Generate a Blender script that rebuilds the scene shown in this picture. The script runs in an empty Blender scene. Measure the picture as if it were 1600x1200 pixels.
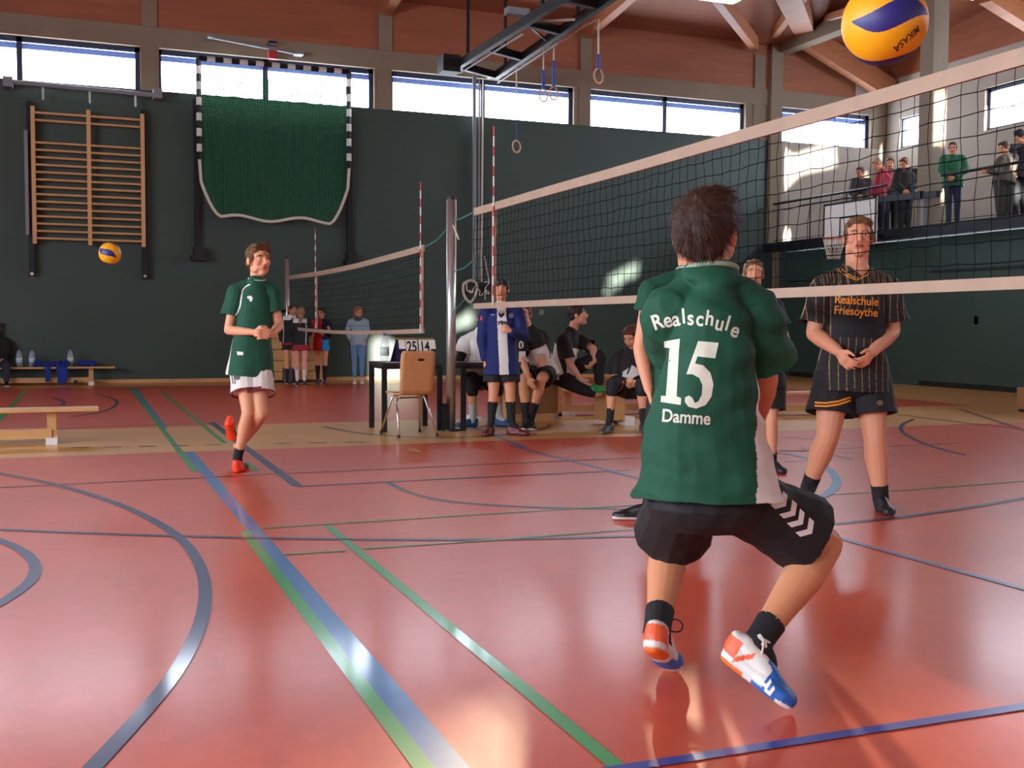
import bpy, bmesh, math, random
import numpy as np
from mathutils import Vector, Matrix
from mathutils.bvhtree import BVHTree
random.seed(7); np.random.seed(7)
S = bpy.context.scene
COL = S.collection
# ---------------------------------------------------------------- camera
F_PX = 1700.0
YAW, PITCH, ROLL = 0.3755577, 0.0536709, -0.006150607
CAM = np.array([0., 0., 1.15])
def cam_rows():
    cy, sy, cp, sp = math.cos(YAW), math.sin(YAW), math.cos(PITCH), math.sin(PITCH)
    F = np.array([sy*cp, cy*cp, -sp]); r = np.array([cy, -sy, 0.]); d = np.cross(F, r)
    cr, sr = math.cos(ROLL), math.sin(ROLL)
    return np.array([r*cr+d*sr, -r*sr+d*cr, F])
M = cam_rows()
cam_d = bpy.data.cameras.new('camera'); cam = bpy.data.objects.new('camera', cam_d); COL.objects.link(cam)
cam_d.sensor_width = 36; cam_d.lens = F_PX/1600*36; cam_d.clip_end = 300; cam_d.clip_start = .05
cam.matrix_world = Matrix(((M[0][0], -M[1][0], -M[2][0], CAM[0]), (M[0][1], -M[1][1], -M[2][1], CAM[1]),
                           (M[0][2], -M[1][2], -M[2][2], CAM[2]), (0, 0, 0, 1)))
S.camera = cam
# ---------------------------------------------------------------- world, sun, added patch lamp, exposure
S.view_settings.view_transform = 'Standard'; S.view_settings.look = 'None'; S.view_settings.gamma = 1
S.view_settings.use_curve_mapping = False
S.view_settings.exposure = 0.75
S.cycles.use_denoising = True
S.cycles.max_bounces = 10; S.cycles.diffuse_bounces = 5; S.cycles.glossy_bounces = 4; S.cycles.transparent_max_bounces = 16
S.cycles.sample_clamp_indirect = 8
W = bpy.data.worlds.new('sky'); S.world = W; W.use_nodes = True
W.node_tree.nodes['Background'].inputs[0].default_value = (.79, .87, 1, 1)
W.node_tree.nodes['Background'].inputs[1].default_value = 14.0
def sun(name, d, strength, color, angle=.6):
    l = bpy.data.lights.new(name, 'SUN'); l.energy = strength; l.color = color; l.angle = math.radians(angle)
    o = bpy.data.objects.new(name, l); COL.objects.link(o)
    o.rotation_euler = Vector(d).to_track_quat('-Z', 'Y').to_euler(); o.location = (0, 0, 30); return o
SUN_D = (-.462, -1, -.289)
sun('sun_light', SUN_D, 3.2, (1, .74, .48))
PATCH_LIGHT_D = (-.04, 1, -.07)
sun('added_patch_light', PATCH_LIGHT_D, 18.0, (1, .93, .82))  # added lamp, shines through the front wall openings to make the wall patches
def area(name, loc, d, sx, sy, power, color=(1, 1, 1), portal=False):
    l = bpy.data.lights.new(name, 'AREA'); l.shape = 'RECTANGLE'; l.size = sx; l.size_y = sy; l.energy = power; l.color = color
    if portal: l.cycles.is_portal = True
    o = bpy.data.objects.new(name, l); COL.objects.link(o); o.location = loc
    o.rotation_euler = Vector(d).to_track_quat('-Z', 'Y').to_euler(); return o
YW, XE, XG, YS, XL = 22.2, 15.6, 18.8, -6.0, -9.0       # walls: window wall, end wall, gallery wall, wall behind the camera, far left wall
area('window_daylight', (7., YW+.12, 6.0), (0, -1, 0), 26, 1.1, 1, portal=True)
area('gallery_daylight', (XG+.12, 14, 6.0), (-1, 0, 0), 16, 1.2, 1, portal=True)
area('side_fill_portal', (XL-.12, 3.0, 3.4), (1, 0, 0), 17, 2.6, 1, portal=True)  # portal for the fill openings added in the unseen left wall
# ---------------------------------------------------------------- pixel helpers (a photo pixel -> a point at its real distance)
def ray(x, y): return M.T @ np.array([(x-800)/F_PX, (y-600)/F_PX, 1.])
def PF(x, y, z=0.): d = ray(x, y); return CAM + d*((z-CAM[2])/d[2])
def PY(x, y, Y): d = ray(x, y); return CAM + d*(Y/d[1])
def PX(x, y, X): d = ray(x, y); return CAM + d*(X/d[0])
def PD(x, y, D): return CAM + ray(x, y)*D
def depth(p): return float((M @ (np.array(p, float)-CAM))[2])
# ---------------------------------------------------------------- materials
def srgb(*c):
    if len(c) == 1: c = c[0]
    return tuple(((v/255)/12.92 if v/255 <= .04045 else ((v/255+.055)/1.055)**2.4) for v in c)
MATS = {}
def mat(name, col=(.5, .5, .5), rough=.6, metal=0., spec=.5, attr=False, noise=None, bump=None, sheen=0, coat=0, sss=0, alpha=None):
    """noise=(scale, amount[, stretch]) varies the colour, bump=(scale, strength, distance)"""
    if name in MATS: return MATS[name]
    m = bpy.data.materials.new(name); m.use_nodes = True; nt = m.node_tree; N = nt.nodes; L = nt.links
    b = N['Principled BSDF']; b.inputs['Roughness'].default_value = rough; b.inputs['Metallic'].default_value = metal
    b.inputs['Specular IOR Level'].default_value = spec
    if sheen: b.inputs['Sheen Weight'].default_value = sheen
    if coat: b.inputs['Coat Weight'].default_value = coat; b.inputs['Coat Roughness'].default_value = .1
    if sss:
        b.inputs['Subsurface Weight'].default_value = sss; b.inputs['Subsurface Scale'].default_value = .01
        b.inputs['Subsurface Radius'].default_value = (1, .35, .2)
    tc = N.new('ShaderNodeTexCoord')
    src = None
    if attr:
        a = N.new('ShaderNodeAttribute'); a.attribute_name = 'Col'; src = a.outputs['Color']
    if noise:
        mp = N.new('ShaderNodeMapping'); L.new(tc.outputs['Object'], mp.inputs[0])
        if len(noise) > 2: mp.inputs['Scale'].default_value = noise[2]
        n = N.new('ShaderNodeTexNoise'); n.inputs['Scale'].default_value = noise[0]; n.inputs['Detail'].default_value = 5
        L.new(mp.outputs[0], n.inputs[0])
        mr = N.new('ShaderNodeMapRange'); L.new(n.outputs[0], mr.inputs[0]); mr.inputs[1].default_value = .3; mr.inputs[2].default_value = .7
        mr.inputs[3].default_value = 1-noise[1]; mr.inputs[4].default_value = 1+noise[1]
        mx = N.new('ShaderNodeVectorMath'); mx.operation = 'SCALE'; L.new(mr.outputs[0], mx.inputs['Scale'])
        if src: L.new(src, mx.inputs[0])
        else: mx.inputs[0].default_value = col[:3]
        src = mx.outputs[0]
    if src: L.new(src, b.inputs['Base Color'])
    else: b.inputs['Base Color'].default_value = (*col[:3], 1)
    if bump:
        n = N.new('ShaderNodeTexNoise'); n.inputs['Scale'].default_value = bump[0]; n.inputs['Detail'].default_value = 3
        if len(bump) > 3:
            mp = N.new('ShaderNodeMapping'); L.new(tc.outputs['Object'], mp.inputs[0]); mp.inputs['Scale'].default_value = bump[3]; L.new(mp.outputs[0], n.inputs[0])
        else: L.new(tc.outputs['Object'], n.inputs[0])
        bp = N.new('ShaderNodeBump'); bp.inputs['Strength'].default_value = bump[1]; bp.inputs['Distance'].default_value = bump[2]
        L.new(n.outputs[0], bp.inputs['Height']); L.new(bp.outputs[0], b.inputs['Normal'])
    if alpha is not None:
        b.inputs['Alpha'].default_value = alpha
    MATS[name] = m; return m
def emit_mat(name, col, st):
    m = bpy.data.materials.new(name); m.use_nodes = True; N = m.node_tree.nodes
    b = N['Principled BSDF']; b.inputs['Emission Color'].default_value = (*col, 1); b.inputs['Emission Strength'].default_value = st
    b.inputs['Base Color'].default_value = (*col, 1); return m
def glass_mat():
    m = bpy.data.materials.new('window_glass'); m.use_nodes = True; nt = m.node_tree; N = nt.nodes; L = nt.links
    N.remove(N['Principled BSDF']); t = N.new('ShaderNodeBsdfTransparent'); g = N.new('ShaderNodeBsdfGlossy'); g.inputs['Roughness'].default_value = .02
    mx = N.new('ShaderNodeMixShader')
    mx.inputs[0].default_value = .05; L.new(t.outputs[0], mx.inputs[1]); L.new(g.outputs[0], mx.inputs[2])
    L.new(mx.outputs[0], N['Material Output'].inputs[0]); MATS['glass'] = m; return m
GLASS = glass_mat()
m_green = mat('green_wall_panel', srgb(52, 72, 64), .5, noise=(.6, .10), bump=(3, .05, .01))
m_ply = mat('orange_plywood', srgb(150, 88, 58), .6, noise=(3, .12, (.25, .25, 3)))
m_plyd = mat('orange_plywood_ceiling', srgb(146, 84, 56), .6, noise=(3, .12, (.3, 3, 1)))
m_glulam = mat('glulam_timber', srgb(166, 104, 66), .55, noise=(6, .12, (1, .15, 3)))
m_conc = mat('painted_concrete', srgb(132, 117, 98), .75, noise=(2, .05))
m_white = mat('white_plaster', srgb(174, 163, 150), .8, noise=(1.5, .03))
m_frame = mat('window_frame_metal', srgb(44, 56, 84), .45)
m_dark = mat('dark_steel', srgb(30, 32, 36), .45, .4)
m_black = mat('black_paint', srgb(18, 18, 20), .5)
m_alu = mat('aluminium', srgb(200, 200, 196), .32, .85)
m_chrome = mat('chrome', srgb(220, 220, 220), .15, 1)
m_grey = mat('grey_paint', srgb(128, 132, 136), .5)
m_wood = mat('light_beech_wood', srgb(206, 158, 102), .42, noise=(5, .1, (.4, 3, 3)))
m_wood2 = mat('beech_ply_chair', srgb(214, 158, 104), .4, noise=(5, .07, (3, 3, .5)))
m_rung = mat('wall_bar_wood', srgb(214, 165, 110), .5)
m_whitep = mat('white_plastic', srgb(228, 226, 220), .45)
m_rope = mat('white_rope', srgb(214, 206, 190), .8, bump=(60, .4, .004))
m_netw = mat('net_tape_canvas', srgb(178, 152, 130), .75, noise=(6, .06))
m_netb = mat('net_string_black', srgb(12, 20, 25), .9, spec=.1)
m_netg = mat('goal_net_green', srgb(24, 112, 70), .7)
m_blue = mat('royal_blue_fabric', srgb(24, 52, 140), .75, bump=(12, .5, .02))
m_fab = mat('fabric', attr=True, rough=.78, bump=(9, .45, .012))
m_skin = mat('skin', attr=True, rough=.5, spec=.35, sss=.12, bump=(90, .08, .002))
m_hair = mat('hair', attr=True, rough=.55, spec=.35, bump=(70, .9, .006, (1, 1, .25)))
m_shoe = mat('shoe', attr=True, rough=.45, bump=(120, .1, .002))
m_eye = mat('eye_white', srgb(225, 220, 214), .25)
m_iris = mat('eye_iris', srgb(50, 44, 40), .2)
# ---------------------------------------------------------------- mesh helpers
def setm(o, m):
    o.data.materials.clear(); o.data.materials.append(m)
def link(name, me, m=None, parent=None, loc=None):
    o = bpy.data.objects.new(name, me); COL.objects.link(o)
    if m: me.materials.append(m)
    if parent is not None: o.parent = parent
    if loc is not None: o.location = loc
    return o
class G:
    """collects shapes in world coordinates; build() links them as ONE mesh object"""
    def __init__(s): s.v = []; s.f = []; s.n = 0
    def add(s, v, f):
        s.v.append(np.asarray(v, float).reshape(-1, 3)); s.f += [tuple(i+s.n for i in q) for q in f]; s.n += len(s.v[-1]); return s
    def box(s, a, b):
        a = np.minimum(a, b).astype(float), np.maximum(a, b).astype(float); lo, hi = a
        v = [(x, y, z) for x in (lo[0], hi[0]) for y in (lo[1], hi[1]) for z in (lo[2], hi[2])]
        return s.add(v, [(0, 1, 3, 2), (4, 6, 7, 5), (0, 4, 5, 1), (2, 3, 7, 6), (0, 2, 6, 4), (1, 5, 7, 3)])
    def bar(s, p, q, w, h, up=(0, 0, 1)):
        p, q = np.array(p, float), np.array(q, float); d = q-p; d /= np.linalg.norm(d); u = np.array(up, float)
        if abs(d @ u) > .98: u = np.array((1., 0, 0))
        x = np.cross(d, u); x /= np.linalg.norm(x); y = np.cross(x, d)
        v = [c+x*w/2*a+y*h/2*b for c in (p, q) for a, b in ((-1, -1), (1, -1), (1, 1), (-1, 1))]
        return s.add(v, [(3, 2, 1, 0), (4, 5, 6, 7), (0, 1, 5, 4), (1, 2, 6, 5), (2, 3, 7, 6), (3, 0, 4, 7)])
    def tube(s, pts, r, n=10, cap=True):
        pts = [np.array(p, float) for p in pts]; rs = [r]*len(pts) if np.isscalar(r) else r
        V = []; x = None
        for i, p in enumerate(pts):
            d = pts[min(i+1, len(pts)-1)]-pts[max(i-1, 0)]; d = d/(np.linalg.norm(d)+1e-9)
            if x is None:
                u = np.array((0, 0, 1.)) if abs(d[2]) < .9 else np.array((1., 0, 0)); x = np.cross(d, u)
            x = x-d*(x@d); x /= np.linalg.norm(x)+1e-9; y = np.cross(d, x)
            for k in range(n):
                a = 2*math.pi*k/n; V.append(p+(x*math.cos(a)+y*math.sin(a))*rs[i])
        Fc = [(i*n+k, i*n+(k+1) % n, (i+1)*n+(k+1) % n, (i+1)*n+k) for i in range(len(pts)-1) for k in range(n)]
        if cap: Fc += [tuple(range(n-1, -1, -1)), tuple(range((len(pts)-1)*n, len(pts)*n))]
        return s.add(V, Fc)
    def cyl(s, p, q, r, n=16): return s.tube([p, q], r, n)
    def ball(s, c, r, n=12, rot=None):
        r = np.ones(3)*r; V = []; Fc = []; m = n//2
        for i in range(1, m):
            t = math.pi*i/m
            for k in range(n):
                a = 2*math.pi*k/n; V.append((math.sin(t)*math.cos(a), math.sin(t)*math.sin(a), math.cos(t)))
        V += [(0, 0, 1), (0, 0, -1)]; V = np.array(V)*r
        if rot is not None: V = V@np.array(rot).T
        V = V+np.array(c, float)
        for i in range(m-2):
            for k in range(n): Fc.append((i*n+k, (i+1)*n+k, (i+1)*n+(k+1) % n, i*n+(k+1) % n))
        T = (m-1)*n
        for k in range(n): Fc += [(T, k, (k+1) % n), (T+1, (m-2)*n+(k+1) % n, (m-2)*n+k)]
        return s.add(V, Fc)
    def loft(s, rings, n=20, p=2.3, dome=True, hem=False):
        """rings: (centre, half-axis u, half-axis v); superellipse sections with domed ends"""
        R = [(np.array(c, float), np.array(u, float), np.array(v, float)) for c, u, v in rings]
        def dm(a, b):
            c, u, v = a; d = c-b[0]; d = d/(np.linalg.norm(d)+1e-9); h = min(np.linalg.norm(u), np.linalg.norm(v))*.55
            return [(c+d*h*.6, u*.8, v*.8), (c+d*h, u*.4, v*.4)]
        if hem:
            c, u, v = R[0]; d = R[1][0]-c; d = d/(np.linalg.norm(d)+1e-9)
            R = [(c+d*.042, u*.4, v*.4), (c+d*.04, u*.86, v*.82), (c-d*.001, u*.96, v*.95)]+R+dm(R[-1], R[-2])
        elif dome: R = dm(R[0], R[1])[::-1]+R+dm(R[-1], R[-2])
        V = []
        for c, u, v in R:
            for k in range(n):
                a = 2*math.pi*k/n; ca, sa = math.cos(a), math.sin(a)
                V.append(c+u*math.copysign(abs(ca)**(2/p), ca)+v*math.copysign(abs(sa)**(2/p), sa))
        Fc = [(i*n+k, i*n+(k+1) % n, (i+1)*n+(k+1) % n, (i+1)*n+k) for i in range(len(R)-1) for k in range(n)]
        Fc += [tuple(range(n-1, -1, -1)), tuple(range((len(R)-1)*n, len(R)*n))]
        return s.add(V, Fc)
    def limb(s, pts, rad, n=14, hem=False):
        """round tapering limb with domed ends"""
        pts = [np.array(p, float) for p in pts]; rad = list(rad)
        d0 = pts[0]-pts[1]; d0 /= np.linalg.norm(d0)+1e-9; d1 = pts[-1]-pts[-2]; d1 /= np.linalg.norm(d1)+1e-9
        P = [pts[0]+d0*rad[0]*.9, pts[0]+d0*rad[0]*.6]+pts+[pts[-1]+d1*rad[-1]*.6, pts[-1]+d1*rad[-1]*.9]
        R = [rad[0]*.35, rad[0]*.78]+rad+[rad[-1]*.78, rad[-1]*.35]
        if hem:   # cloth opening: the cloth stops at the last ring and turns inwards
            P = P[:-2]+[pts[-1]+d1*.001, pts[-1]-d1*.030, pts[-1]-d1*.032]; R = R[:-2]+[rad[-1]*.93, rad[-1]*.80, rad[-1]*.3]
            return s.tube2(P, R, n, d1)
        return s.tube(P, R, n)
    def tube2(s, P, R, n, dlast):
        m_ = len(P)-3; V = []; x = None
        for i, p in enumerate(P):
            d = dlast if i >= m_-1 else P[i+1]-P[max(i-1, 0)]; d = d/(np.linalg.norm(d)+1e-9)
            if x is None:
                u = np.array((0, 0, 1.)) if abs(d[2]) < .9 else np.array((1., 0, 0)); x = np.cross(d, u)
            x = x-d*(x@d); x /= np.linalg.norm(x)+1e-9; y = np.cross(d, x)
            for k in range(n):
                a = 2*math.pi*k/n; V.append(p+(x*math.cos(a)+y*math.sin(a))*R[i])
        Fc = [(i*n+k, i*n+(k+1) % n, (i+1)*n+(k+1) % n, (i+1)*n+k) for i in range(len(P)-1) for k in range(n)]
        Fc += [tuple(range(n-1, -1, -1)), tuple(range((len(P)-1)*n, len(P)*n))]
        return s.add(V, Fc)
    def mesh(s, name='m', org=(0, 0, 0), smooth=False):
        me = bpy.data.meshes.new(name); V = np.vstack(s.v)-np.array(org, float)
        me.from_pydata([tuple(v) for v in V], [], s.f); me.update()
        bm = bmesh.new(); bm.from_mesh(me); bmesh.ops.recalc_face_normals(bm, faces=bm.faces); bm.to_mesh(me); bm.free()
        if smooth: me.polygons.foreach_set('use_smooth', [True]*len(me.polygons))
        return me
    def build(s, name, m, parent=None, smooth=False, bevel=0):
        org = np.array(parent_loc(parent)) if parent is not None else np.zeros(3)
        me = s.mesh(name, org, smooth); o = link(name, me, m, parent)
        if bevel:
            b = o.modifiers.new('bevel', 'BEVEL'); b.width = bevel; b.segments = 2; b.limit_method = 'ANGLE'
            w = o.modifiers.new('wn', 'WEIGHTED_NORMAL'); me.polygons.foreach_set('use_smooth', [True]*len(me.polygons))
        return o
def parent_loc(o):
    p = np.zeros(3)
    while o is not None: p += np.array(o.location); o = o.parent
    return p
def tag(o, label=None, cat=None, group=None, kind=None):
    if label: o['label'] = label
    if cat: o['category'] = cat
    if group: o['group'] = group
    if kind: o['kind'] = kind
    return o
def thing(name, label, cat, loc=(0, 0, 0), group=None):
    o = bpy.data.objects.new(name, None); COL.objects.link(o); o.location = tuple(loc); o.empty_display_size = .1
    return tag(o, label, cat, group)
def struct(o): o['kind'] = 'structure'; return o
def poly_wall(name, outline, holes, to3, thick, m):
    """flat wall from a 2D outline with holes, extruded by thick (a 3D vector)"""
    bm = bmesh.new(); es = []
    for lp in [outline]+holes:
        vs = [bm.verts.new(to3(*p)) for p in lp]
        es += [bm.edges.new((vs[i], vs[(i+1) % len(vs)])) for i in range(len(vs))]
    bmesh.ops.triangle_fill(bm, edges=es, use_beauty=True, use_dissolve=False)
    r = bmesh.ops.extrude_face_region(bm, geom=list(bm.faces))
    bmesh.ops.translate(bm, verts=[v for v in r['geom'] if isinstance(v, bmesh.types.BMVert)], vec=Vector(thick))
    bmesh.ops.recalc_face_normals(bm, faces=bm.faces)
    me = bpy.data.meshes.new(name); bm.to_mesh(me); bm.free(); return struct(link(name, me, m))
def rect(x0, y0, x1, y1): return [(x0, y0), (x1, y0), (x1, y1), (x0, y1)]
# ================================================================ THE HALL
EAVE = 7.83
# floor: sports linoleum with tan zones, painted lines as thin children
def floor_mat():
    m = bpy.data.materials.new('sports_linoleum'); m.use_nodes = True; nt = m.node_tree; N = nt.nodes; L = nt.links; b = N['Principled BSDF']
    tc = N.new('ShaderNodeTexCoord'); sep = N.new('ShaderNodeSeparateXYZ'); L.new(tc.outputs['Object'], sep.inputs[0])
    def cmp(out, v, gt=True):
        n = N.new('ShaderNodeMath'); n.operation = 'GREATER_THAN' if gt else 'LESS_THAN'; L.new(out, n.inputs[0]); n.inputs[1].default_value = v; return n.outputs[0]
    def mul(a, c, op='MULTIPLY'):
        n = N.new('ShaderNodeMath'); n.operation = op; L.new(a, n.inputs[0]); L.new(c, n.inputs[1]); return n.outputs[0]
    X, Y = sep.outputs[0], sep.outputs[1]
    c1 = mul(cmp(Y, 10.12, False), cmp(X, 14.2, False)); c2 = mul(mul(cmp(Y, 12.64), cmp(Y, 20.9, False)), cmp(X, 12.4, False))
    red = mul(c1, c2, 'MAXIMUM')
    n1 = N.new('ShaderNodeTexNoise'); n1.inputs['Scale'].default_value = 9; n1.inputs['Detail'].default_value = 8; n1.inputs['Roughness'].default_value = .65
    L.new(tc.outputs['Object'], n1.inputs[0])
    n2 = N.new('ShaderNodeTexNoise'); n2.inputs['Scale'].default_value = 1.1; n2.inputs['Detail'].default_value = 3; L.new(tc.outputs['Object'], n2.inputs[0])
    mx = N.new('ShaderNodeMix'); mx.data_type = 'RGBA'; L.new(red, mx.inputs[0]); mx.inputs[6].default_value = (*srgb(212, 160, 90), 1); mx.inputs[7].default_value = (*srgb(206, 84, 58), 1)
    s = mul(n1.outputs[0], n2.outputs[0], 'ADD')
    mr = N.new('ShaderNodeMapRange'); L.new(s, mr.inputs[0]); mr.inputs[1].default_value = .7; mr.inputs[2].default_value = 1.3; mr.inputs[3].default_value = .88; mr.inputs[4].default_value = 1.12
    vm = N.new('ShaderNodeVectorMath'); vm.operation = 'SCALE'; L.new(mx.outputs[2], vm.inputs[0]); L.new(mr.outputs[0], vm.inputs['Scale'])
    L.new(vm.outputs[0], b.inputs['Base Color'])
    b.inputs['Roughness'].default_value = .34; b.inputs['Specular IOR Level'].default_value = .3
    b.inputs['Coat Weight'].default_value = .24; b.inputs['Coat Roughness'].default_value = .17; b.inputs['Coat IOR'].default_value = 1.5
    n3 = N.new('ShaderNodeTexNoise'); n3.inputs['Scale'].default_value = 5; n3.inputs['Detail'].default_value = 4; L.new(tc.outputs['Object'], n3.inputs[0])
    bp = N.new('ShaderNodeBump'); bp.inputs['Strength'].default_value = .12; bp.inputs['Distance'].default_value = .004
    L.new(n3.outputs[0], bp.inputs['Height']); L.new(bp.outputs[0], b.inputs['Normal']); L.new(bp.outputs[0], b.inputs['Coat Normal'])
    return m
fl_o = struct(G().box((XL-.2, YS-.2, -.2), (XE+.2, YW+.2, 0)).build('floor', floor_mat()))
LINE = {k: mat('line_'+k, srgb(c), .35, coat=.5, noise=(8, .06)) for k, c in dict(blue=(52, 118, 178), navy=(34, 44, 92), green=(44, 160, 78),
        royal=(34, 66, 160), tan=(120, 78, 44), yellow=(220, 190, 90), cream=(226, 190, 160), brown=(104, 52, 50), dkgreen=(60, 110, 50)).items()}
LZ = [.0012]
def chaikin(P, it=2):
    P = [np.array(p, float) for p in P]
    for _ in range(it):
        Q = [P[0]]
        for a, b in zip(P[:-1], P[1:]): Q += [a*.75+b*.25, a*.25+b*.75]
        P = Q+[P[-1]]
    return P
def line(px, w, c, curve=False, closed=False):
    P = [PF(*p)[:2] for p in px]
    if curve: P = chaikin(P, 3)
    for end in (0, 1):   # lines that leave the photograph go on outside it with the same bend
        q = px[0] if end == 0 else px[-1]
        if 2 < q[0] < 1598 and q[1] < 1198: continue
        Q = P[::-1] if end == 0 else P; k = min(9, len(Q)-1); ang = lambda d: math.atan2(d[1], d[0]); d1 = Q[-1]-Q[-2]; d0 = Q[-k]-Q[-k-1] if len(Q) > k else d1
        L_ = sum(np.linalg.norm(Q[-i]-Q[-i-1]) for i in range(1, k+1))+1e-6; tw = (ang(d1)-ang(d0)+math.pi) % (2*math.pi)-math.pi; tw = tw/L_ if curve else 0.; tw = max(-.6, min(.6, tw)); a = ang(d1)
        E = []; p = Q[-1]
        for i in range(10): a += tw*.25; p = p+.25*np.array((math.cos(a), math.sin(a))); E.append(p)
        P = E[::-1]+P if end == 0 else P+E
    LZ[0] += .00012; z = LZ[0]; V = []; Fc = []
    for i, p in enumerate(P):
        d = P[min(i+1, len(P)-1)]-P[max(i-1, 0)]; d /= np.linalg.norm(d); n = np.array((-d[1], d[0]))*w/2
        V += [(*(p+n), z), (*(p-n), z)]
    for i in range(len(P)-1): Fc.append((2*i, 2*i+1, 2*i+3, 2*i+2))
    g = G(); g.add(V, Fc); o = g.build('line_marking', LINE[c], fl_o); o['label'] = c+' painted court line'; return o
line([(210, 607), (256, 669)], .08, 'blue'); line([(295, 706), (707, 1200)], .085, 'blue')
line([(203, 605), (305, 737)], .055, 'green'); line([(382, 830), (662, 1200)], .055, 'green')
line([(252, 612), (352, 693)], .05, 'green'); line([(384, 722), (402, 736)], .05, 'green')
line([(512, 822), (966, 1200)], .05, 'green'); line([(330, 660), (466, 760)], .075, 'navy')
line([(463, 760.5), (800, 743.5), (985, 735)], .05, 'navy'); line([(607, 755), (640, 771), (690, 783), (760, 789), (850, 794), (985, 796)], .05, 'navy', True)
line([(0, 762), (400, 742.5), (800, 724), (1200, 706.5), (1500, 693)], .04, 'brown')
line([(0, 740), (90, 757), (180, 785), (245, 815), (288, 845), (312, 880), (322, 918), (318, 960), (302, 1005), (270, 1060), (215, 1125), (145, 1200)], .055, 'navy', True)
line([(0, 845), (30, 857), (50, 873), (57, 890), (50, 907), (28, 926), (0, 943)], .055, 'navy', True)
line([(0, 828), (200, 836), (400, 841.5), (600, 844), (800, 843.5), (1000, 838), (1100, 834), (1200, 828), (1300, 819.5), (1400, 810), (1500, 796), (1600, 779)], .05, 'navy', True)
line([(410, 826), (800, 801), (985, 790), (1390, 768), (1600, 752)], .03, 'green'); line([(445, 867), (540, 861)], .03, 'green'); line([(568, 858), (760, 845), (985, 828), (1200, 812)], .03, 'green')
line([(796, 696), (900, 722), (1010, 751), (1160, 795), (1315, 843), (1600, 921)], .04, 'blue', True)
line([(975, 1201.5), (1300, 1151), (1620, 1102)], .045, 'royal')
line([(1150, 704), (1230, 708), (1282, 723), (1311, 748), (1300, 770), (1262, 786)], .07, 'blue', True)
line([(1190, 703), (1400, 711)], .03, 'navy'); line([(1225, 722), (1330, 718), (1250, 700)], .03, 'navy')
line([(1180, 677), (1330, 693)], .04, 'cream')
line([(1428, 655), (1411, 662), (1406, 669), (1412, 678), (1450, 697), (1510, 712)], .045, 'navy', True)
line([(150, 617), (178, 622), (186, 631), (165, 643), (112, 652)], .045, 'navy', True); line([(82, 622), (104, 629), (95, 634)], .045, 'navy', True)
line([(42, 608), (0, 655)], .06, 'green')
line([(506, 667), (560, 678), (660, 685), (760, 683), (830, 673), (860, 668), (858, 662)], .045, 'navy', True)
line([(642, 702), (656, 707)], .06, 'yellow'); line([(720, 660), (822, 700)], .04, 'blue')
line([(0, 673.5), (118, 669), (400, 658)], .03, 'brown'); line([(1500, 640), (1600, 672)], .05, 'brown'); line([(1400, 648), (1500, 660), (1600, 671)], .04, 'brown')
for a, b in ((112, 138), (164, 190), (217, 243), (268, 295), (322, 346), (430, 455), (480, 510), (540, 570)):
    line([(a, 702.5-a*.02), (b, 702.5-b*.02)], .05, 'tan')
# ---- window wall (back)
wins = [(-8.0, -5.6), (-5.2, -3.5), (-3.4, 1.09), (1.43, 5.66), (6.03, 10.19), (10.56, 14.65), (15.33, 18.3)]
wins = [(-7.85, -3.6), (-3.25, 1.09), (1.43, 5.66), (6.03, 10.19), (10.56, 14.65), (15.33, 18.3)]
WZ0, WZ1 = 5.60, 6.42
wall_b = G()
wall_b.box((XL-.2, YW, -.1), (XE, YW+.3, WZ0)); struct(wall_b.build('wall_back', m_green))
up = G(); up.box((XE, YW, 2.9), (XG+.2, YW+.3, WZ0)); struct(up.build('wall_gallery_end', m_white))
bd = G(); bd.box((XL-.2, YW-.03, WZ1), (XE+3.4, YW+.3, 6.8)); struct(bd.build('trim_1', m_conc))
plz = G(); plz.box((XL-.2, YW, 6.8), (XG+.2, YW+.3, 8.9)); struct(plz.build('wall_back_upper', m_ply))
pe = [XL-.2]+[v for w in wins for v in w]+[XG+.2]
for i in range(0, len(pe), 2):
    struct(G().box((pe[i], YW, WZ0), (pe[i+1], YW+.3, WZ1)).build('pillar', m_conc))
for x in (-8.3, -3.42, 1.26, 5.89, 10.46, 15.0):
    g = G().box((x-.14, YW-.05, 6.8), (x+.14, YW+.02, 7.58)); g.box((x-.15, YW-.02, WZ0+.0), (x+.13, YW+.02, 6.8)); struct(g.build('pillar', m_conc))
for i, (a, b) in enumerate(wins):
    w = thing('window_%d' % (i+1), None, None, (0, 0, 0)); w['kind'] = 'structure'
    g = G(); t = .05; y0, y1 = YW+.10, YW+.17; mid = {1: -1.02, 2: 3.46, 3: 8.08, 4: 12.53}.get(i, (a+b)/2)
    g.box((a, y0, WZ0), (b, y1, WZ0+.03)); g.box((a, y0, WZ1-.09), (b, y1, WZ1)); g.box((a, y0, WZ0), (a+t, y1, WZ1)); g.box((b-.09, y0, WZ0), (b, y1, WZ1))
    if i < 5: g.box((mid-.05, y0, WZ0), (mid+.05, y1, WZ1))
    g.build('window_frame', m_frame, w)
    G().box((a+t, YW+.19, WZ1-.20), (b-t, YW+.21, WZ1-.09)).build('roller_blind', mat('blind_cloth', srgb(120, 150, 215), .8), w)
    G().box((a+.02, YW+.13, WZ0+.02), (b-.02, YW+.136, WZ1-.02)).build('window_pane', GLASS, w)
struct(G().box((XL, YW-.025, 0), (XE, YW, .07)).build('baseboard_back', m_wood))
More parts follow.
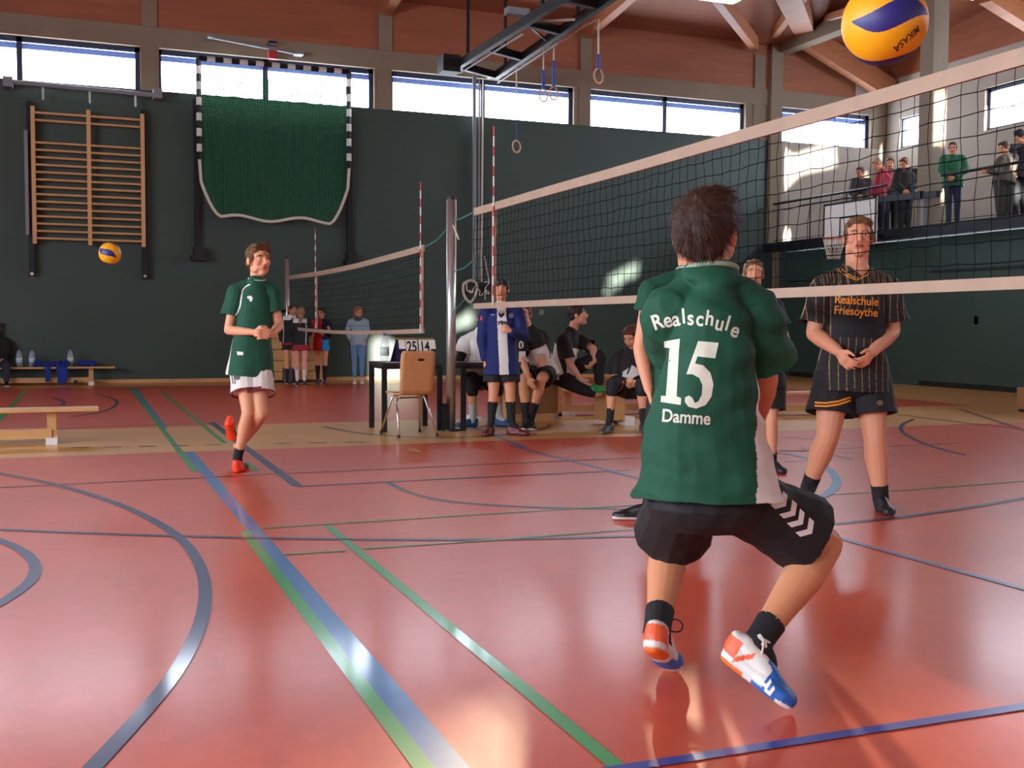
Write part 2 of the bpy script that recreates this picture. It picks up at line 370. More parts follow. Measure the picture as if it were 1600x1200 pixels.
# ---- end wall below the gallery, with flush doors
ew = G(); ew.box((XE, YS, -.1), (XE+.25, YW+.3, 2.93)); struct(ew.build('wall_right', m_green))
for i, (a, b) in enumerate(((21.6, 19.5), (17.3, 14.6), (12.6, 10.4))):
    d = thing('door_%d' % (i+1), None, None); d['kind'] = 'structure'
    G().box((XE-.03, b, .1), (XE, a, 2.1)).build('door_panel', m_green, d)
    G().box((XE-.012, b, .0), (XE, a, .1)).build('door_gap', m_black, d)
struct(G().bar(PX(1455, 424.5, XE-.02), PX(1600, 416, XE-.02), .03, .05).build('trim_2', m_black))
struct(G().bar(PX(1232, 440, XE-.02), PX(1285, 438, XE-.02), .03, .03).build('trim_3', m_black))
tag(G().box(PX(1522, 494, XE-.03), PX(1530, 507, XE-.0)).build('light_switch', m_grey), 'small grey switch plate on the dark green end wall', 'switch')
tag(G().box(PY(843, 484, YW-.02), PY(849, 492, YW)).build('wall_socket', m_grey), 'small grey socket plate on the green wall below the net', 'socket')
struct(G().box((XE-.12, YW-.1, 0), (XE, YW, 8)).build('trim_4', m_conc))
# gallery
struct(G().box((XE-.35, YS, 2.95), (XG, YW, 3.10)).build('gallery_floor', m_dark))
struct(G().box((XE-.40, YS, 2.93), (XE-.35, YW, 3.14)).build('trim_5', m_dark))
gwh = [rect(21.0, 5.56, 21.75, 6.3), rect(10.2, 5.56, 19.02, 6.5), rect(0, 5.56, 8.6, 6.5)]
poly_wall('wall_gallery', rect(YS, 2.9, YW, 7.3), gwh, lambda y, z: (XG, y, z), (.3, 0, 0), m_white)
struct(G().box((XG, YS, 7.3), (XG+.3, YW, 10.6)).build('wall_gallery_upper', m_ply))
for i, h in enumerate(gwh):
    w = thing('window_%d' % (i+8), None, None); w['kind'] = 'structure'
    (a, z0), (b, _), (_, z1), _ = h; g = G(); x0, x1 = XG+.08, XG+.14
    fw_ = .09 if b-a > 1 else .03
    for q in ((a, z0, b, z0+.05), (a, z1-fw_, b, z1), (a, z0, a+fw_, z1), (b-fw_, z0, b, z1)): g.box((x0, q[0], q[1]), (x1, q[2], q[3]))
    g.build('window_frame', m_frame, w)
    G().box((XG+.1, a+.02, z0+.02), (XG+.105, b-.02, z1-.02)).build('window_pane', GLASS, w)
struct(G().box((XG-1.0, YW-.04, 6.8), (XG, YW, 7.17)).build('trim_6', m_white))
# end-wall columns and ring beam
for y in (17.3, 9.0, .7):
    struct(G().box((XE-.02, y-.18, 3.1), (XE+.36, y+.18, 9.2)).build('column', m_conc, bevel=.01))
struct(G().box((15.28, YW-.12, 2.93), (15.6, YW, 8.0)).build('pillar', m_conc))
struct(G().box((XE-.1, YS, 7.66), (XE+.22, YW, 8.0)).build('ring_beam', m_conc))
# other walls, closed behind the camera, with openings added for fill light and wall patches
lw = [rect(-5, 2.2, -1, 4.6), rect(-.6, 2.2, 3.4, 4.6), rect(3.8, 2.2, 7.8, 4.6), rect(8.2, 2.2, 11, 4.6)]  # openings added in the unseen left wall as fill light
poly_wall('wall_left', [(YS-.2, -.1), (YW+.3, -.1), (YW+.3, 10.6), (YS-.2, 10.6)], lw, lambda y, z: (XL, y, z), (-.2, 0, 0), m_green)
fh = []
patch_shapes = [[(14.9, 4.25), (15.7, 4.45), (16.2, 4.9), (17.25, 5.15), (17.2, 5.65), (16.0, 5.25), (15.6, 5.5), (14.9, 5.05)], [(15.0, 3.9), (15.25, 3.9), (16.3, 3.2), (16.1, 3.05)],
          [(15.9, 6.95), (16.4, 6.75), (16.35, 6.62), (15.85, 6.82)], [(17.0, 6.6), (17.9, 6.25), (17.9, 6.2), (17.0, 6.52)],
          [(11.05, 2.22), (11.5, 2.45), (11.85, 2.62), (11.78, 2.3), (11.45, 2.22), (11.3, 2.0), (11.2, 2.1)], [(10.98, 1.9), (11.2, 1.88), (11.08, 2.05)]]  # outlines of the light patches wanted on the window wall
tr = lambda lp: [(x+.04*28.2, z+.07*28.2) for x, z in lp]
fh2 = [tr(l) for l in patch_shapes[:4]]
fh3 = [tr(l) for l in patch_shapes[4:]]
fh3 += [[(6.75, 2.0), (7.75, 2.0), (7.75, 2.55), (6.9, 2.85), (6.75, 2.8)], [(8.45, 3.1), (8.95, 3.45), (8.95, 3.15), (8.5, 3.05)], [(9.5, 2.0), (11.2, 2.0), (11.2, 2.15), (9.5, 2.15)]]  # further openings added for light patches low on the window wall
poly_wall('wall_front', [(XL-.2, -.1), (XG+.3, -.1), (XG+.3, 10.6), (XL-.2, 10.6)], fh+fh2+fh3, lambda x, z: (x, YS, z), (0, -.1, 0), m_white)  # unseen wall, its openings shaped only to throw the light patches
# roof: low slope rising away from the window wall, on glulam beams
SL = .135; RY = 8.0
def roofz(y): return EAVE+SL*(YW-y) if y > RY else EAVE+SL*(YW-RY)-SL*(RY-y)
rf = G()
for ya, yb in ((YW+.3, RY), (RY, YS-.2)):
    za, zb = roofz(ya), roofz(yb)
    rf.add([(XL-.2, ya, za), (XG+.3, ya, za), (XG+.3, yb, zb), (XL-.2, yb, zb), (XL-.2, ya, za+.3), (XG+.3, ya, za+.3), (XG+.3, yb, zb+.3), (XL-.2, yb, zb+.3)],
           [(0, 1, 2, 3), (4, 7, 6, 5), (0, 4, 5, 1), (1, 5, 6, 2), (2, 6, 7, 3), (3, 7, 4, 0)])
struct(rf.build('ceiling', m_plyd))
for x in (-8.3, -3.42, 1.26, 5.89, 10.46):
    struct(G().bar((x, YW, roofz(YW)-.2+.12), (x, RY, roofz(RY)-.25), .2, .5).build('ceiling_beam', m_glulam))
for x in (15.45,): pass
# timber fan over the corner of the hall
for a, b, w, h in ((PX(1258, 38, 15.75), PD(1205, -90, 15.5), .45, .5), (PX(1203, 62, 15.7), PD(1272, -30, 18.5), .14, .2), (PX(1285, 30, 15.9), PD(1420, -10, 16), .14, .14),
                   (PX(1262, 60, 15.9), PX(1392, 142, 18.6), .25, .5), (PX(1540, -12, 16.5), PX(1625, 42, 18.6), .25, .4), (PY(1180, 70, 22.0), PD(1105, -30, 18), .16, .3)):
    struct(G().bar(a, b, w, h).build('ceiling_beam', m_glulam))
# luminaires
def lum(c, sx=1.5, sy=.3, power=0, label=''):
    c = np.array(c, float); t = thing('ceiling_light', label, 'ceiling light', c, 'strip luminaires under the timber ceiling')
    G().box(c+(-sx/2, -sy/2, 0), c+(sx/2, sy/2, .08)).build('housing', m_whitep, t)
    G().box(c+(-sx/2+.03, -sy/2+.03, -.015), c+(sx/2-.03, sy/2-.03, 0)).build('diffuser', M_TUBE, t)
M_TUBE = emit_mat('lit_diffuser', (1, .9, .74), 14)
c = PD(1113, -3, 18.0); lum(c, 1.0, .3, label='lit strip light below the timber ceiling, above the ring rig at the top edge')
c = PX(1512, -3, 17.6); lum(c, .4, .12, label='small lit lamp over the gallery beside the grey column')
# ================================================================ EQUIPMENT
NX = 3.72
def net(name, label, y0, y1, z0, z1, group, st, sag=0.):
    """volleyball net along Y; children: string mesh, tapes, side bands"""
    t = thing(name, label, 'volleyball net', (NX, (y0+y1)/2, 0), group)
    n = round((y1-y0)/.1); m = 10; g = G(); rnd = random.Random(3)
    zt = lambda y: -sag*math.sin(math.pi*(y-y0)/(y1-y0))
    jit = [[(rnd.uniform(-.006, .006), rnd.uniform(-.006, .006)) for _ in range(m+1)] for _ in range(n+1)]
    def pt(i, j):
        y = y0+(y1-y0)*i/n; return (NX+.012*math.sin(i*.5+j)*math.sin(math.pi*j/m), y+jit[i][j][0], z0+(z1-z0)*j/m+zt(y)+(jit[i][j][1] if 0 < j < m else 0))
    for i in range(n+1): g.tube([pt(i, j) for j in range(m+1)], st, 4, False)
    for j in range(1, m): g.tube([pt(i, j) for i in range(n+1)], st*1.15, 4, False)
    g.build('net_mesh', m_netb, t)
    for nm, z, w in (('top_tape', z1, .075), ('bottom_tape', z0, .055)):
        g = G(); P = [(y0+(y1-y0)*k/24, z+zt(y0+(y1-y0)*k/24)) for k in range(25)]
        V = []
        for k, (y, zz) in enumerate(P):
            dx = .005*math.sin(k*.9)
            V += [(NX-.011+dx, y, zz-w/2), (NX+.011+dx, y, zz-w/2), (NX+.012+dx, y, zz+w/2), (NX-.012+dx, y, zz+w/2)]
        Fc = [(k*4+a, k*4+(a+1) % 4, k*4+4+(a+1) % 4, k*4+4+a) for k in range(24) for a in range(4)]+[(3, 2, 1, 0), (96, 97, 98, 99)]
        g.add(V, Fc); g.build(nm, m_netw, t)
    return t
Z1, Z0 = 2.30, 1.345
nt_ = net('volleyball_net', 'large black volleyball net with white tapes stretched over the near court', .9, 10.5, Z0, Z1, None, .0022, .0)
net2 = net('volleyball_net', 'smaller volleyball net with white tapes on the far court, fixed to the wall side post', 12.27, 21.2, 1.08, 2.05, None, .002, .05)
for (nn, yb, zA, zB) in ((nt_, 9.93, Z0, Z1), (net2, 12.35, 1.08, 2.04), (net2, 18.55, 1.08, 2.0)):
    G().box((NX-.012, yb-.03, zA), (NX+.012, yb+.03, zB)).build('side_band', m_netw, nn)
m_red = mat('antenna_red', srgb(200, 60, 60), .5)
def two_tone(nm, p, q, n, r, seg, ma, mb, parent, s0=0):
    p, q = np.array(p, float), np.array(q, float); o = G().tube([p+(q-p)*i/n for i in range(n+1)], r, seg).build(nm, ma, parent); o.data.materials.append(mb)
    for k, f in enumerate(o.data.polygons): f.material_index = ((k//seg)+s0) % 2 if k < n*seg else 0
    return o
def antenna(y, z0, z1, label):
    t = thing('net_antenna', label, 'antenna', (NX-.02, y, z0), 'striped antennas on the nets')
    two_tone('rod', (NX-.02, y, z0), (NX-.02, y, z1), 18, .008, 8, m_whitep, m_red, t)
antenna(9.9, Z0, 3.06, 'red and white antenna at the far end of the near net, beside the tall post')
antenna(12.34, 1.06, 2.82, 'red and white antenna at the near end of the far net')
antenna(18.55, 1.08, 2.78, 'red and white antenna towards the wall end of the far net')
def post(y, zt, label, wide=.05, x=NX):
    t = thing('net_post', label, 'net post', (x, y, 0), 'aluminium net posts')
    G().cyl((x, y, 0), (x, y, zt), wide, 20).build('pole', m_alu, t, True)
    G().cyl((x, y, zt), (x, y, zt+.03), wide*.9, 16).build('cap', m_dark, t)
    G().cyl((x, y, 0), (x, y, .02), wide*2.0, 20).build('base_plate', m_dark, t)
    g = G().box((x-.09, y-.05, .02), (x-.04, y+.05, .3)); g.build('crank', m_dark, t); return t
p1 = post(11.25, 2.5, 'silver post between the two nets, beside the score table', .052)
p2 = post(21.42, 2.42, 'grey post by the wooden box at the green wall')
G().cyl((NX-.08, 21.36, .16), (NX+.08, 21.36, .16), .16, 20).build('transport_wheel', m_grey, p2)
g_cord = mat('net_cord_green', srgb(60, 130, 118), .6)
def cord(pts, r, m, label, name='green_rope', cat='rope', group=None):
    o = G().tube(pts, r, 6).build(name, m); tag(o, label, cat, group)
cord([(NX, 11.2, 2.27), (NX, 10.95, 2.27), (NX, 10.5, Z1)], .007, g_cord, 'green cord tying the top of the near net to the silver post')
cord([(NX, 11.2, 1.72), (NX, 10.8, 1.75), (NX, 10.5, 1.82)], .006, g_cord, 'green cord holding the middle of the near net to the silver post')
cord([(NX, 11.2, 1.28), (NX, 10.8, 1.42), (NX, 10.5, Z0)], .005, g_cord, 'thin green cord at the bottom corner of the near net')
cord([(NX, 11.3, 2.22), (NX, 11.8, 2.1), (NX, 12.27, 2.05)], .007, g_cord, 'green cord from the far net up to the silver post')
cord([(NX, 11.19, 2.22), (NX, 11.1, 2.15), (NX, 11.0, 2.06)], .01, m_rope, 'short loose white rope end hanging from the silver post')
# ---- balls
def volleyball(name, label, c, r, rot, text=False):
    t = thing(name, label, 'volleyball', c, 'yellow and blue volleyballs in the air')
    n = 170; V = []; Fc = []
    V2 = []
    for i in range(n+1):
        th = math.pi*i/n
        for k in range(2*n):
            a = math.pi*k/n; V.append((math.sin(th)*math.cos(a), math.sin(th)*math.sin(a), math.cos(th)))
    V = np.array(V); me_f = []; mi = []
    Rm = np.array(rot)
    for i in range(n):
        for k in range(2*n): me_f.append((i*2*n+k, (i+1)*2*n+k, (i+1)*2*n+(k+1) % (2*n), i*2*n+(k+1) % (2*n)))
    # swirl panels: lens-shaped blue bands on a yellow ball
    def blue(p):
        x, y, z = p
        for s, off in ((1, 0.), (1, 1.5708), (1, 3.1416), (1, -1.5708)):
            a = off; nx = np.array((math.cos(a), 0, math.sin(a))); q = p@nx
            u = p@np.array((-math.sin(a), 0, math.cos(a))); w = y
            if q > 0 and abs(w) < .86 and abs(u-.20*math.sin(w*2.6)) < .33*math.cos(w*1.75): return True
        return False
    bl = []; ye = []; seam = []
    P = V
    for f in me_f:
        c3 = P[list(f)].mean(0); (bl if blue(c3) else ye).append(f)
    me = bpy.data.meshes.new(name); W_ = (P*r)@Rm.T
    me.from_pydata([tuple(v) for v in W_], [], ye+bl); me.polygons.foreach_set('use_smooth', [True]*len(me.polygons))
    me.materials.append(mat('ball_yellow', srgb(238, 168, 18), .45, bump=(160, .15, .001), noise=(5, .08))); me.materials.append(mat('ball_blue', srgb(38, 34, 112), .45, bump=(160, .15, .001)))
    for i, p in enumerate(me.polygons): p.material_index = 0 if i < len(ye) else 1
    link('cover', me, None, t)
    return t
Rc = M.T   # camera axes, used only to aim the panels
def rot_view(roll, tilt=0., yaw=0.):
    # columns: ball x -> towards camera, ball y -> in-plane axis, ball z -> other
    right, down, fwd = M; tc = -fwd; a = math.radians(roll)
    yv = right*math.cos(a)-down*math.sin(a); zv = np.cross(tc, yv)
    ty = math.radians(tilt); x2 = tc*math.cos(ty)+zv*math.sin(ty); z2 = -tc*math.sin(ty)+zv*math.cos(ty)
    yy = math.radians(yaw); x3 = x2*math.cos(yy)+yv*math.sin(yy); y3 = -x2*math.sin(yy)+yv*math.cos(yy)
    return np.array([x3, y3, z2]).T
bc = PD(1382, 36, 2.75)
vb = volleyball('volleyball', 'big yellow and dark blue volleyball high over the net, nearest to us', bc, .105, rot_view(-6, -6, -4))
vb2 = volleyball('volleyball', 'small yellow and blue volleyball in front of the wooden wall bars', PD(172, 396, 10.5), .105, rot_view(-42, 0, 0))
def text_mesh(txt, size, font_scale=(1, 1), bold=.02, spacing=1.):
    c = bpy.data.curves.new('txt', 'FONT'); c.body = txt; c.size = size; c.offset = bold*size; c.align_x = 'CENTER'; c.align_y = 'CENTER'; c.space_character = spacing
    o = bpy.data.objects.new('txt', c); COL.objects.link(o); dg = bpy.context.evaluated_depsgraph_get()
    me = bpy.data.meshes.new_from_object(o.evaluated_get(dg)); bpy.data.objects.remove(o)
    bm = bmesh.new(); bm.from_mesh(me); bmesh.ops.remove_doubles(bm, verts=bm.verts, dist=1e-5)
    for v in bm.verts: v.co.x *= font_scale[0]; v.co.y *= font_scale[1]
    bmesh.ops.triangulate(bm, faces=bm.faces); bm.to_mesh(me); bm.free(); return me
def decal(name, me2, org, ux, uy, cast, tree_obj, m, parent, lift=.0015, maxedge=.02, fn=None):
    """2D shape laid onto a surface: each point of the shape is dropped along `cast` onto the mesh of tree_obj"""
    bm = bmesh.new(); bm.from_mesh(me2) if me2 else None
    for _ in range(4):
        le = [e for e in bm.edges if e.calc_length() > maxedge]
        if not le: break
        bmesh.ops.subdivide_edges(bm, edges=le, cuts=1); bmesh.ops.triangulate(bm, faces=bm.faces)
    tl = parent_loc(tree_obj) if not isinstance(tree_obj, list) else None
    tm = tree_obj.data; tree = BVHTree.FromPolygons([v.co+Vector(tl) for v in tm.vertices], [p.vertices[:] for p in tm.polygons])
    cast = Vector(cast).normalized(); bad = []
    for v in bm.verts:
        x, y = v.co.x, v.co.y
        if fn: x, y = fn(x, y)
        p = Vector(org)+Vector(ux)*x+Vector(uy)*y
        h = tree.ray_cast(p-cast*.6, cast, 1.5)
        if h[0] is None: bad.append(v)
        else: v.co = h[0]-cast*lift
    bmesh.ops.delete(bm, geom=bad, context='VERTS')
    me = bpy.data.meshes.new(name); off = Vector(parent_loc(parent))
    for v in bm.verts: v.co -= off
    bm.to_mesh(me); bm.free(); me.polygons.foreach_set('use_smooth', [True]*len(me.polygons)); return link(name, me, m, parent)
def poly2d(loops, holes=()):
    bm = bmesh.new(); es = []
    for lp in list(loops)+list(holes):
        vs = [bm.verts.new((x, y, 0)) for x, y in lp]; es += [bm.edges.new((vs[i], vs[(i+1) % len(vs)])) for i in range(len(vs))]
    bmesh.ops.triangle_fill(bm, edges=es, use_beauty=True); me = bpy.data.meshes.new('p'); bm.to_mesh(me); bm.free(); return me
rt, dn, fw = M
cv = [c for c in vb.children][0]; a = math.radians(42)
ux = rt*math.cos(a)-dn*math.sin(a); uy = np.cross(-fw, ux)
decal('lettering', text_mesh('MIKASA', .018, (1.15, 1.2)), PD(1421, 57, 2.66), -ux, -uy, fw, cv, mat('ball_print', srgb(60, 30, 30), .6), vb, .0008, .01)
# ---- wall bars
wb = thing('wall_bars', 'raised wooden wall bars, two bays, high on the dark green wall', 'wall bars', (.16, YW-.2, 2.6))
for x in (-.8, .15, 1.1):
    G().box((x-.035, YW-.30, 2.60 if x else 2.6), (x+.035, YW-.2, 5.10)).build('upright', m_rung, wb)
for i in range(18):
    if i in (2, 3): continue
    z = 4.99-i*.1345
    G().cyl((-.8, YW-.25, z), (1.1, YW-.25, z), .021, 8).build('rung', m_rung, wb)
for x in (-.86, 1.12):
    G().box((x-.05, YW-.2, 2.0 if x > 0 else 2.02), (x+.05, YW-.03, 5.2)).build('bracket_rail', m_dark, wb)
    G().cyl((x, YW-.22, 2.05), (x, YW-.2, 2.05), .03, 10).build('bolt', m_alu, wb)
G().box((-.95, YW-.3, 2.75), (-.89, YW-.2, 4.65)).build('side_pad', m_grey, wb)
rb = thing('lifting_rail', 'grey horizontal lifting rail with end brackets above the wall bars', 'rail', (.1, YW-.2, 5.4))
G().cyl((-1.2, YW-.3, 5.50), (1.38, YW-.3, 5.46), .045, 10).build('tube', m_grey, rb)
for x in (-1.2, 1.38): G().box((x-.08, YW-.38, 5.40), (x+.08, YW-.0, 5.58)).build('end_bracket', m_grey, rb)
for x in (-.62, .18, .98): G().cyl((x, YW-.3, 5.48), (x, YW-.3, 5.22), .02, 8).build('hook', m_alu, rb)
rb2 = thing('lifting_rail', 'thin grey rail on the concrete band above the green goal net', 'rail', (3.2, YW-.2, 6.5))
G().cyl(PY(330, 58, YW-.25), PY(465, 84, YW-.25), .03, 8).build('tube', m_grey, rb2)
for q in ((330, 58), (466, 84)): G().box(PY(q[0]-5, q[1]-5, YW-.3), PY(q[0]+5, q[1]+6, YW-.03)).build('end_bracket', m_grey, rb2)
G().box(PY(420, 78, YW-.3), PY(432, 94, YW-.2)).build('red_block', mat('red_paint', srgb(180, 50, 60), .6), rb2)
G().box(PY(420, 63, YW-.3), PY(430, 72, YW-.1)).build('black_bracket', m_dark, rb2)
# ---- raised handball goal with green net
gl = thing('handball_goal', 'raised handball goal with black and white striped frame and green net on the wall', 'goal', (3.62, YW-.3, 3.2))
gy = YW-.35; gx0, gx1, gzt, gzb = 2.13, 5.05, 6.22, 4.30
def striped(p, q, n, s0):
    p, q = np.array(p), np.array(q); g = [G(), G()]
    for i in range(n): g[(i+s0) % 2].bar(p+(q-p)*i/n, p+(q-p)*(i+1)/n, .08, .08, (0, 1, 0))
    return g
for p, q, n, s0, nm in (((gx0, gy, gzt), (gx0, gy, gzb), 13, 0, 'goal_post'), ((gx1, gy, gzt), (gx1, gy, gzb), 13, 0, 'goal_post'), ((gx0, gy, gzt), (gx1, gy, gzt), 19, 0, 'crossbar')):
    two_tone(nm, p, q, n, .05, 4, m_black, m_whitep, gl, s0)
zb = lambda x: 3.22+.05*math.sin(x*5)+max(0, (abs(x-3.6)-1.05))**1.6*3.2 if True else 0
net_g = G(); nxn = 62
for i in range(nxn+1):
    x = gx0+(gx1-gx0)*i/nxn; z0_ = min(zb(x), gzb)
    net_g.tube([(x, gy+.06+.03*math.sin(i*1.3), 5.95), (x, gy+.08+.03*math.sin(i*1.7), (5.95+z0_)/2), (x, gy+.05, z0_)], .0075, 4, False)
for j in range(58):
    z = 5.93-j*.047
    xs = [gx0+(gx1-gx0)*i/40 for i in range(41)]; xs = [x for x in xs if min(zb(x), gzb) < z+.02]
    if len(xs) > 1: net_g.tube([(x, gy+.07+.02*math.sin(x*9+j), z+.01*math.sin(x*14)) for x in xs], .0065, 4, False)
net_g.build('goal_net', m_netg, gl)
rp = [(gx0, gy, gzb)]+[(x, gy+.03, zb(x)) for x in np.linspace(gx0+.03, gx1-.02, 40)]+[(gx1, gy, gzb)]
G().tube(rp, .03, 8).build('edge_rope', m_rope, gl)
for x, zb_ in ((2.1, 2.42), (5.12, 2.40)):
    G().box((x-.05, YW-.14, zb_), (x+.05, YW-.02, 5.5)).build('guide_rail', m_dark, gl)
    g = G().box((x-.13, YW-.4, zb_-.05), (x+.13, YW-.02, zb_+.05)); g.box((x-.08, YW-.35, zb_+.05), (x+.08, YW-.02, zb_+.22)); g.build('rail_foot', m_black, gl)
# ---- ring rig under the roof, ropes and rings
ZR = 6.15
rg = thing('ring_rig', 'dark steel rail rig with pulleys hanging below the timber ceiling', 'ceiling rig', (7, 17, ZR))
def R6(x, y, z=ZR): return PF(x, y, z)
r1a, r1b = R6(716, 102), R6(905, -20); r2a, r2b = R6(775, 118), R6(960, -8)
for a, b in ((r1a, r1b), (r2a, r2b)):
    d = (b-a); X_ = a[0]
    G().bar(a, a+d, .10, .15).build('rail', m_dark, rg); G().cyl(a+(0, 0, -.17)+d*.02, a+(0, 0, -.17)+d*.6, .016, 8).build('slide_tube', m_grey, rg)
for f in (.0, .28, .62, .9): G().bar(r1a+(r1b-r1a)*f, r2a+(r2b-r2a)*f, .1, .14).build('cross_bar', m_dark, rg)
G().bar(r1a+(r1b-r1a)*.62, r2a+(r2b-r2a)*.75, .03, .04).build('brace', m_alu, rg); G().bar(r1a+(r1b-r1a)*.62, r2a+(r2b-r2a)*.5, .03, .04).build('brace', m_alu, rg)
for f in (.1, .75):
    for a, b in ((r1a, r1b), (r2a, r2b)):
        p = a+(b-a)*f; G().bar(p, (p[0], p[1], roofz(p[1])), .05, .05).build('hanger', m_dark, rg)
g = G().box(r1a+(-.35, -.15, -.16), r1a+(.0, .25, .16)); g.build('end_block', m_black, rg)
G().box(PD(800, 13, 18)-.12, PD(815, 25, 18)+.12).build('motor', m_grey, rg)
yr = r2a[1]+(r2b[1]-r2a[1])*.35
def RX(x, y): return PX(x, y, r2a[0]+.25)
cord(chaikin([RX(762, 122), RX(790, 118), RX(803, 102), RX(825, 98), RX(843, 78), RX(866, 68), RX(890, 58), RX(912, 40), RX(930, 32)], 2), .02, m_rope, 'white rope swagged in loops under the ring rig', 'rig_rope', 'rope')
ringm = mat('ring_wood', srgb(210, 170, 130), .5)
for (x, y0_, ym, y1_, lab) in ((807, 105, 160, 228, 'wooden ring hanging lowest in front of the green wall'), (849, 78, 110, 148, 'wooden ring on a blue strap before the bright window'),
                           (865, 68, 95, 145, 'wooden ring beside the one before the bright window'), (935, 30, 85, 118, 'wooden ring nearest the orange plywood')):
    t = thing('gymnastic_ring', lab, 'gymnastic ring', RX(x, y1_), 'hanging gymnastic rings')
    G().tube([RX(x, y0_), RX(x, ym)], .015, 6).build('rope', m_rope, t)
    G().tube([RX(x, ym), RX(x, y1_-8)], .03 if x != 807 else .012, 6).build('strap', mat('strap_blue', srgb(40, 80, 160), .7), t)
    c = RX(x, y1_+1); u = np.array((.9, .43, 0)); G().tube([c+u*.115*math.cos(a)+np.array((0, 0, 1))*.115*math.sin(a) for a in np.linspace(0, 2*math.pi, 25)], .016, 8, False).build('ring', ringm, t, True)
for k, (xa, ya, xb, yb, r, lab) in enumerate(((741, 118, 741, 437, .045, 'thick grey climbing rope running down the green wall'), (749, 124, 748, 437, .018, 'thin grey rope just beside the thick one on the wall'), (755, 122, 752, 440, .02, 'pale thin rope hanging at the net edge'), (757, 400, 764, 440, .012, 'short slanted cord at the net edge'))):
    tag(G().cyl(PY(xa, ya, YW-.25), PY(xb, yb, YW-.25), r, 8).build('hanging_rope', m_rope if k > 1 else m_grey), lab, 'rope', 'ropes down the wall behind the post')
rk = thing('rope_cleat', 'coiled white rope on a dark cleat low on the green wall beside the post', 'rope coil', PY(734, 450, YW-.12))
def RW(x, y, d=.14): return PY(x, y, YW-d)
G().box(RW(728, 440), RW(742, 455, .02)).build('cleat', m_black, rk)
G().tube(chaikin([RW(724, 443), RW(723, 455), RW(727, 466), RW(735, 474), RW(742, 464), RW(746, 450), RW(744, 441), RW(735, 437), RW(724, 443)], 2), .03, 8).build('coil', m_rope, rk)
G().tube(chaikin([RW(729, 441), RW(729, 456), RW(736, 453), RW(732, 458), RW(741, 454), RW(735, 460), RW(742, 447)], 2), .014, 6).build('loops', m_rope, rk)
rk = thing('rope_cleat', 'smaller tangled white rope on a cleat just behind the net edge', 'rope coil', PY(760, 450, YW-.12))
G().box(RW(758, 441), RW(767, 453, .02)).build('cleat', m_black, rk)
G().tube(chaikin([RW(756, 441), RW(766, 440), RW(760, 447), RW(757, 452), RW(763, 456), RW(765, 460), RW(759, 458), RW(757, 452), RW(758, 468)], 2), .014, 6).build('loops', m_rope, rk)
G().tube(chaikin([RW(747, 452), RW(751, 455), RW(748, 460), RW(752, 463), RW(754, 458)], 2), .01, 6).build('loops', m_rope, rk)
# ---- basketball backboard on the gallery front
BX = XE-.9
bb = thing('basketball_hoop', 'white basketball backboard with orange ring fixed to the gallery edge', 'basketball hoop', PX(1328, 350, BX))
a, b = PX(1287, 322, BX), PX(1370, 303, BX); c, d = PX(1287, 387, BX), PX(1371, 380, BX)
y0_, y1_ = a[1], b[1]; z0_, z1_ = 2.92, 3.97
z0_, z1_ = c[2], a[2]+.03
G().box((BX, y1_, z0_), (BX+.03, y0_, z1_)).build('board', m_whitep, bb)
g = G(); e = .045
for q in ((y1_, z0_, y0_, z0_+e), (y1_, z1_-e, y0_, z1_), (y1_, z0_, y1_+e, z1_), (y0_-e, z0_, y0_, z1_)): g.box((BX-.004, q[0], q[1]), (BX, q[2], q[3]))
ym = (y0_+y1_)/2
for q in ((ym-.3, z0_+.15, ym+.3, z0_+.19), (ym-.3, z0_+.56, ym+.3, z0_+.60), (ym-.3, z0_+.15, ym-.26, z0_+.6), (ym+.26, z0_+.15, ym+.3, z0_+.6)): g.box((BX-.004, q[0], q[1]), (BX, q[2], q[3]))
g.build('board_marking', m_dark, bb)
rc = PX(1303, 384, BX-.38); rc = np.array((BX-.36, ym, z0_+.13))
G().tube([rc+(.225*math.cos(t), .225*math.sin(t), 0) for t in np.linspace(0, 2*math.pi, 25)], .012, 8, False).build('hoop_ring', mat('hoop_orange', srgb(225, 90, 60), .5), bb)
G().box(rc+(.2, -.08, -.03), (BX, ym+.08, rc[2]+.01)).build('ring_bracket', MATS['hoop_orange'], bb)
g = G(); K = 12
for k in range(K):
    for s in (1, -1):
        g.tube([rc+(math.cos(2*math.pi*(k+s*h*1.5)/K)*(.22-.1*h), math.sin(2*math.pi*(k+s*h*1.5)/K)*(.22-.1*h), -.42*h) for h in np.linspace(0, 1, 6)], .007, 5)
g.build('hoop_net', m_rope, bb)
for y in (ym-.5, ym+.5): G().bar((BX+.03, y, z0_+.3), (XE-.38, y, z0_+.1), .06, .06).build('arm', m_dark, bb)
# gallery railing
rl = thing('gallery_railing', 'dark steel railing along the front of the gallery', 'railing', (XE-.3, 14, 3.1))
for y0_, y1_ in ((22.0, 18.1), (16.55, 5.0)):
    G().cyl((XE-.25, y0_, 4.07), (XE-.25, y1_, 4.07), .028, 10).build('handrail', m_dark, rl)
    G().cyl((XE-.25, y0_, 3.92), (XE-.25, y1_, 3.92), .01, 6).build('mid_rail', m_dark, rl); G().cyl((XE-.25, y0_, 3.2), (XE-.25, y1_, 3.2), .008, 6).build('mid_rail', m_dark, rl)
    for y in np.arange(y0_-.15, y1_, -1.25): G().box((XE-.262, y-.008, 3.1), (XE-.238, y+.008, 4.07)).build('baluster', m_dark, rl)
fr = thing('camera_shelf', 'dark steel arm with a small box sticking out beside the gallery column', 'bracket', PX(1440, 320, XE-.3))
G().bar(PX(1372, 312, XE-.32), PX(1466, 303, XE-.32), .1, .12).build('arm', m_dark, fr)
G().box(PX(1426, 300, XE-.4), PX(1444, 311, XE-.3)).build('box', m_dark, fr)
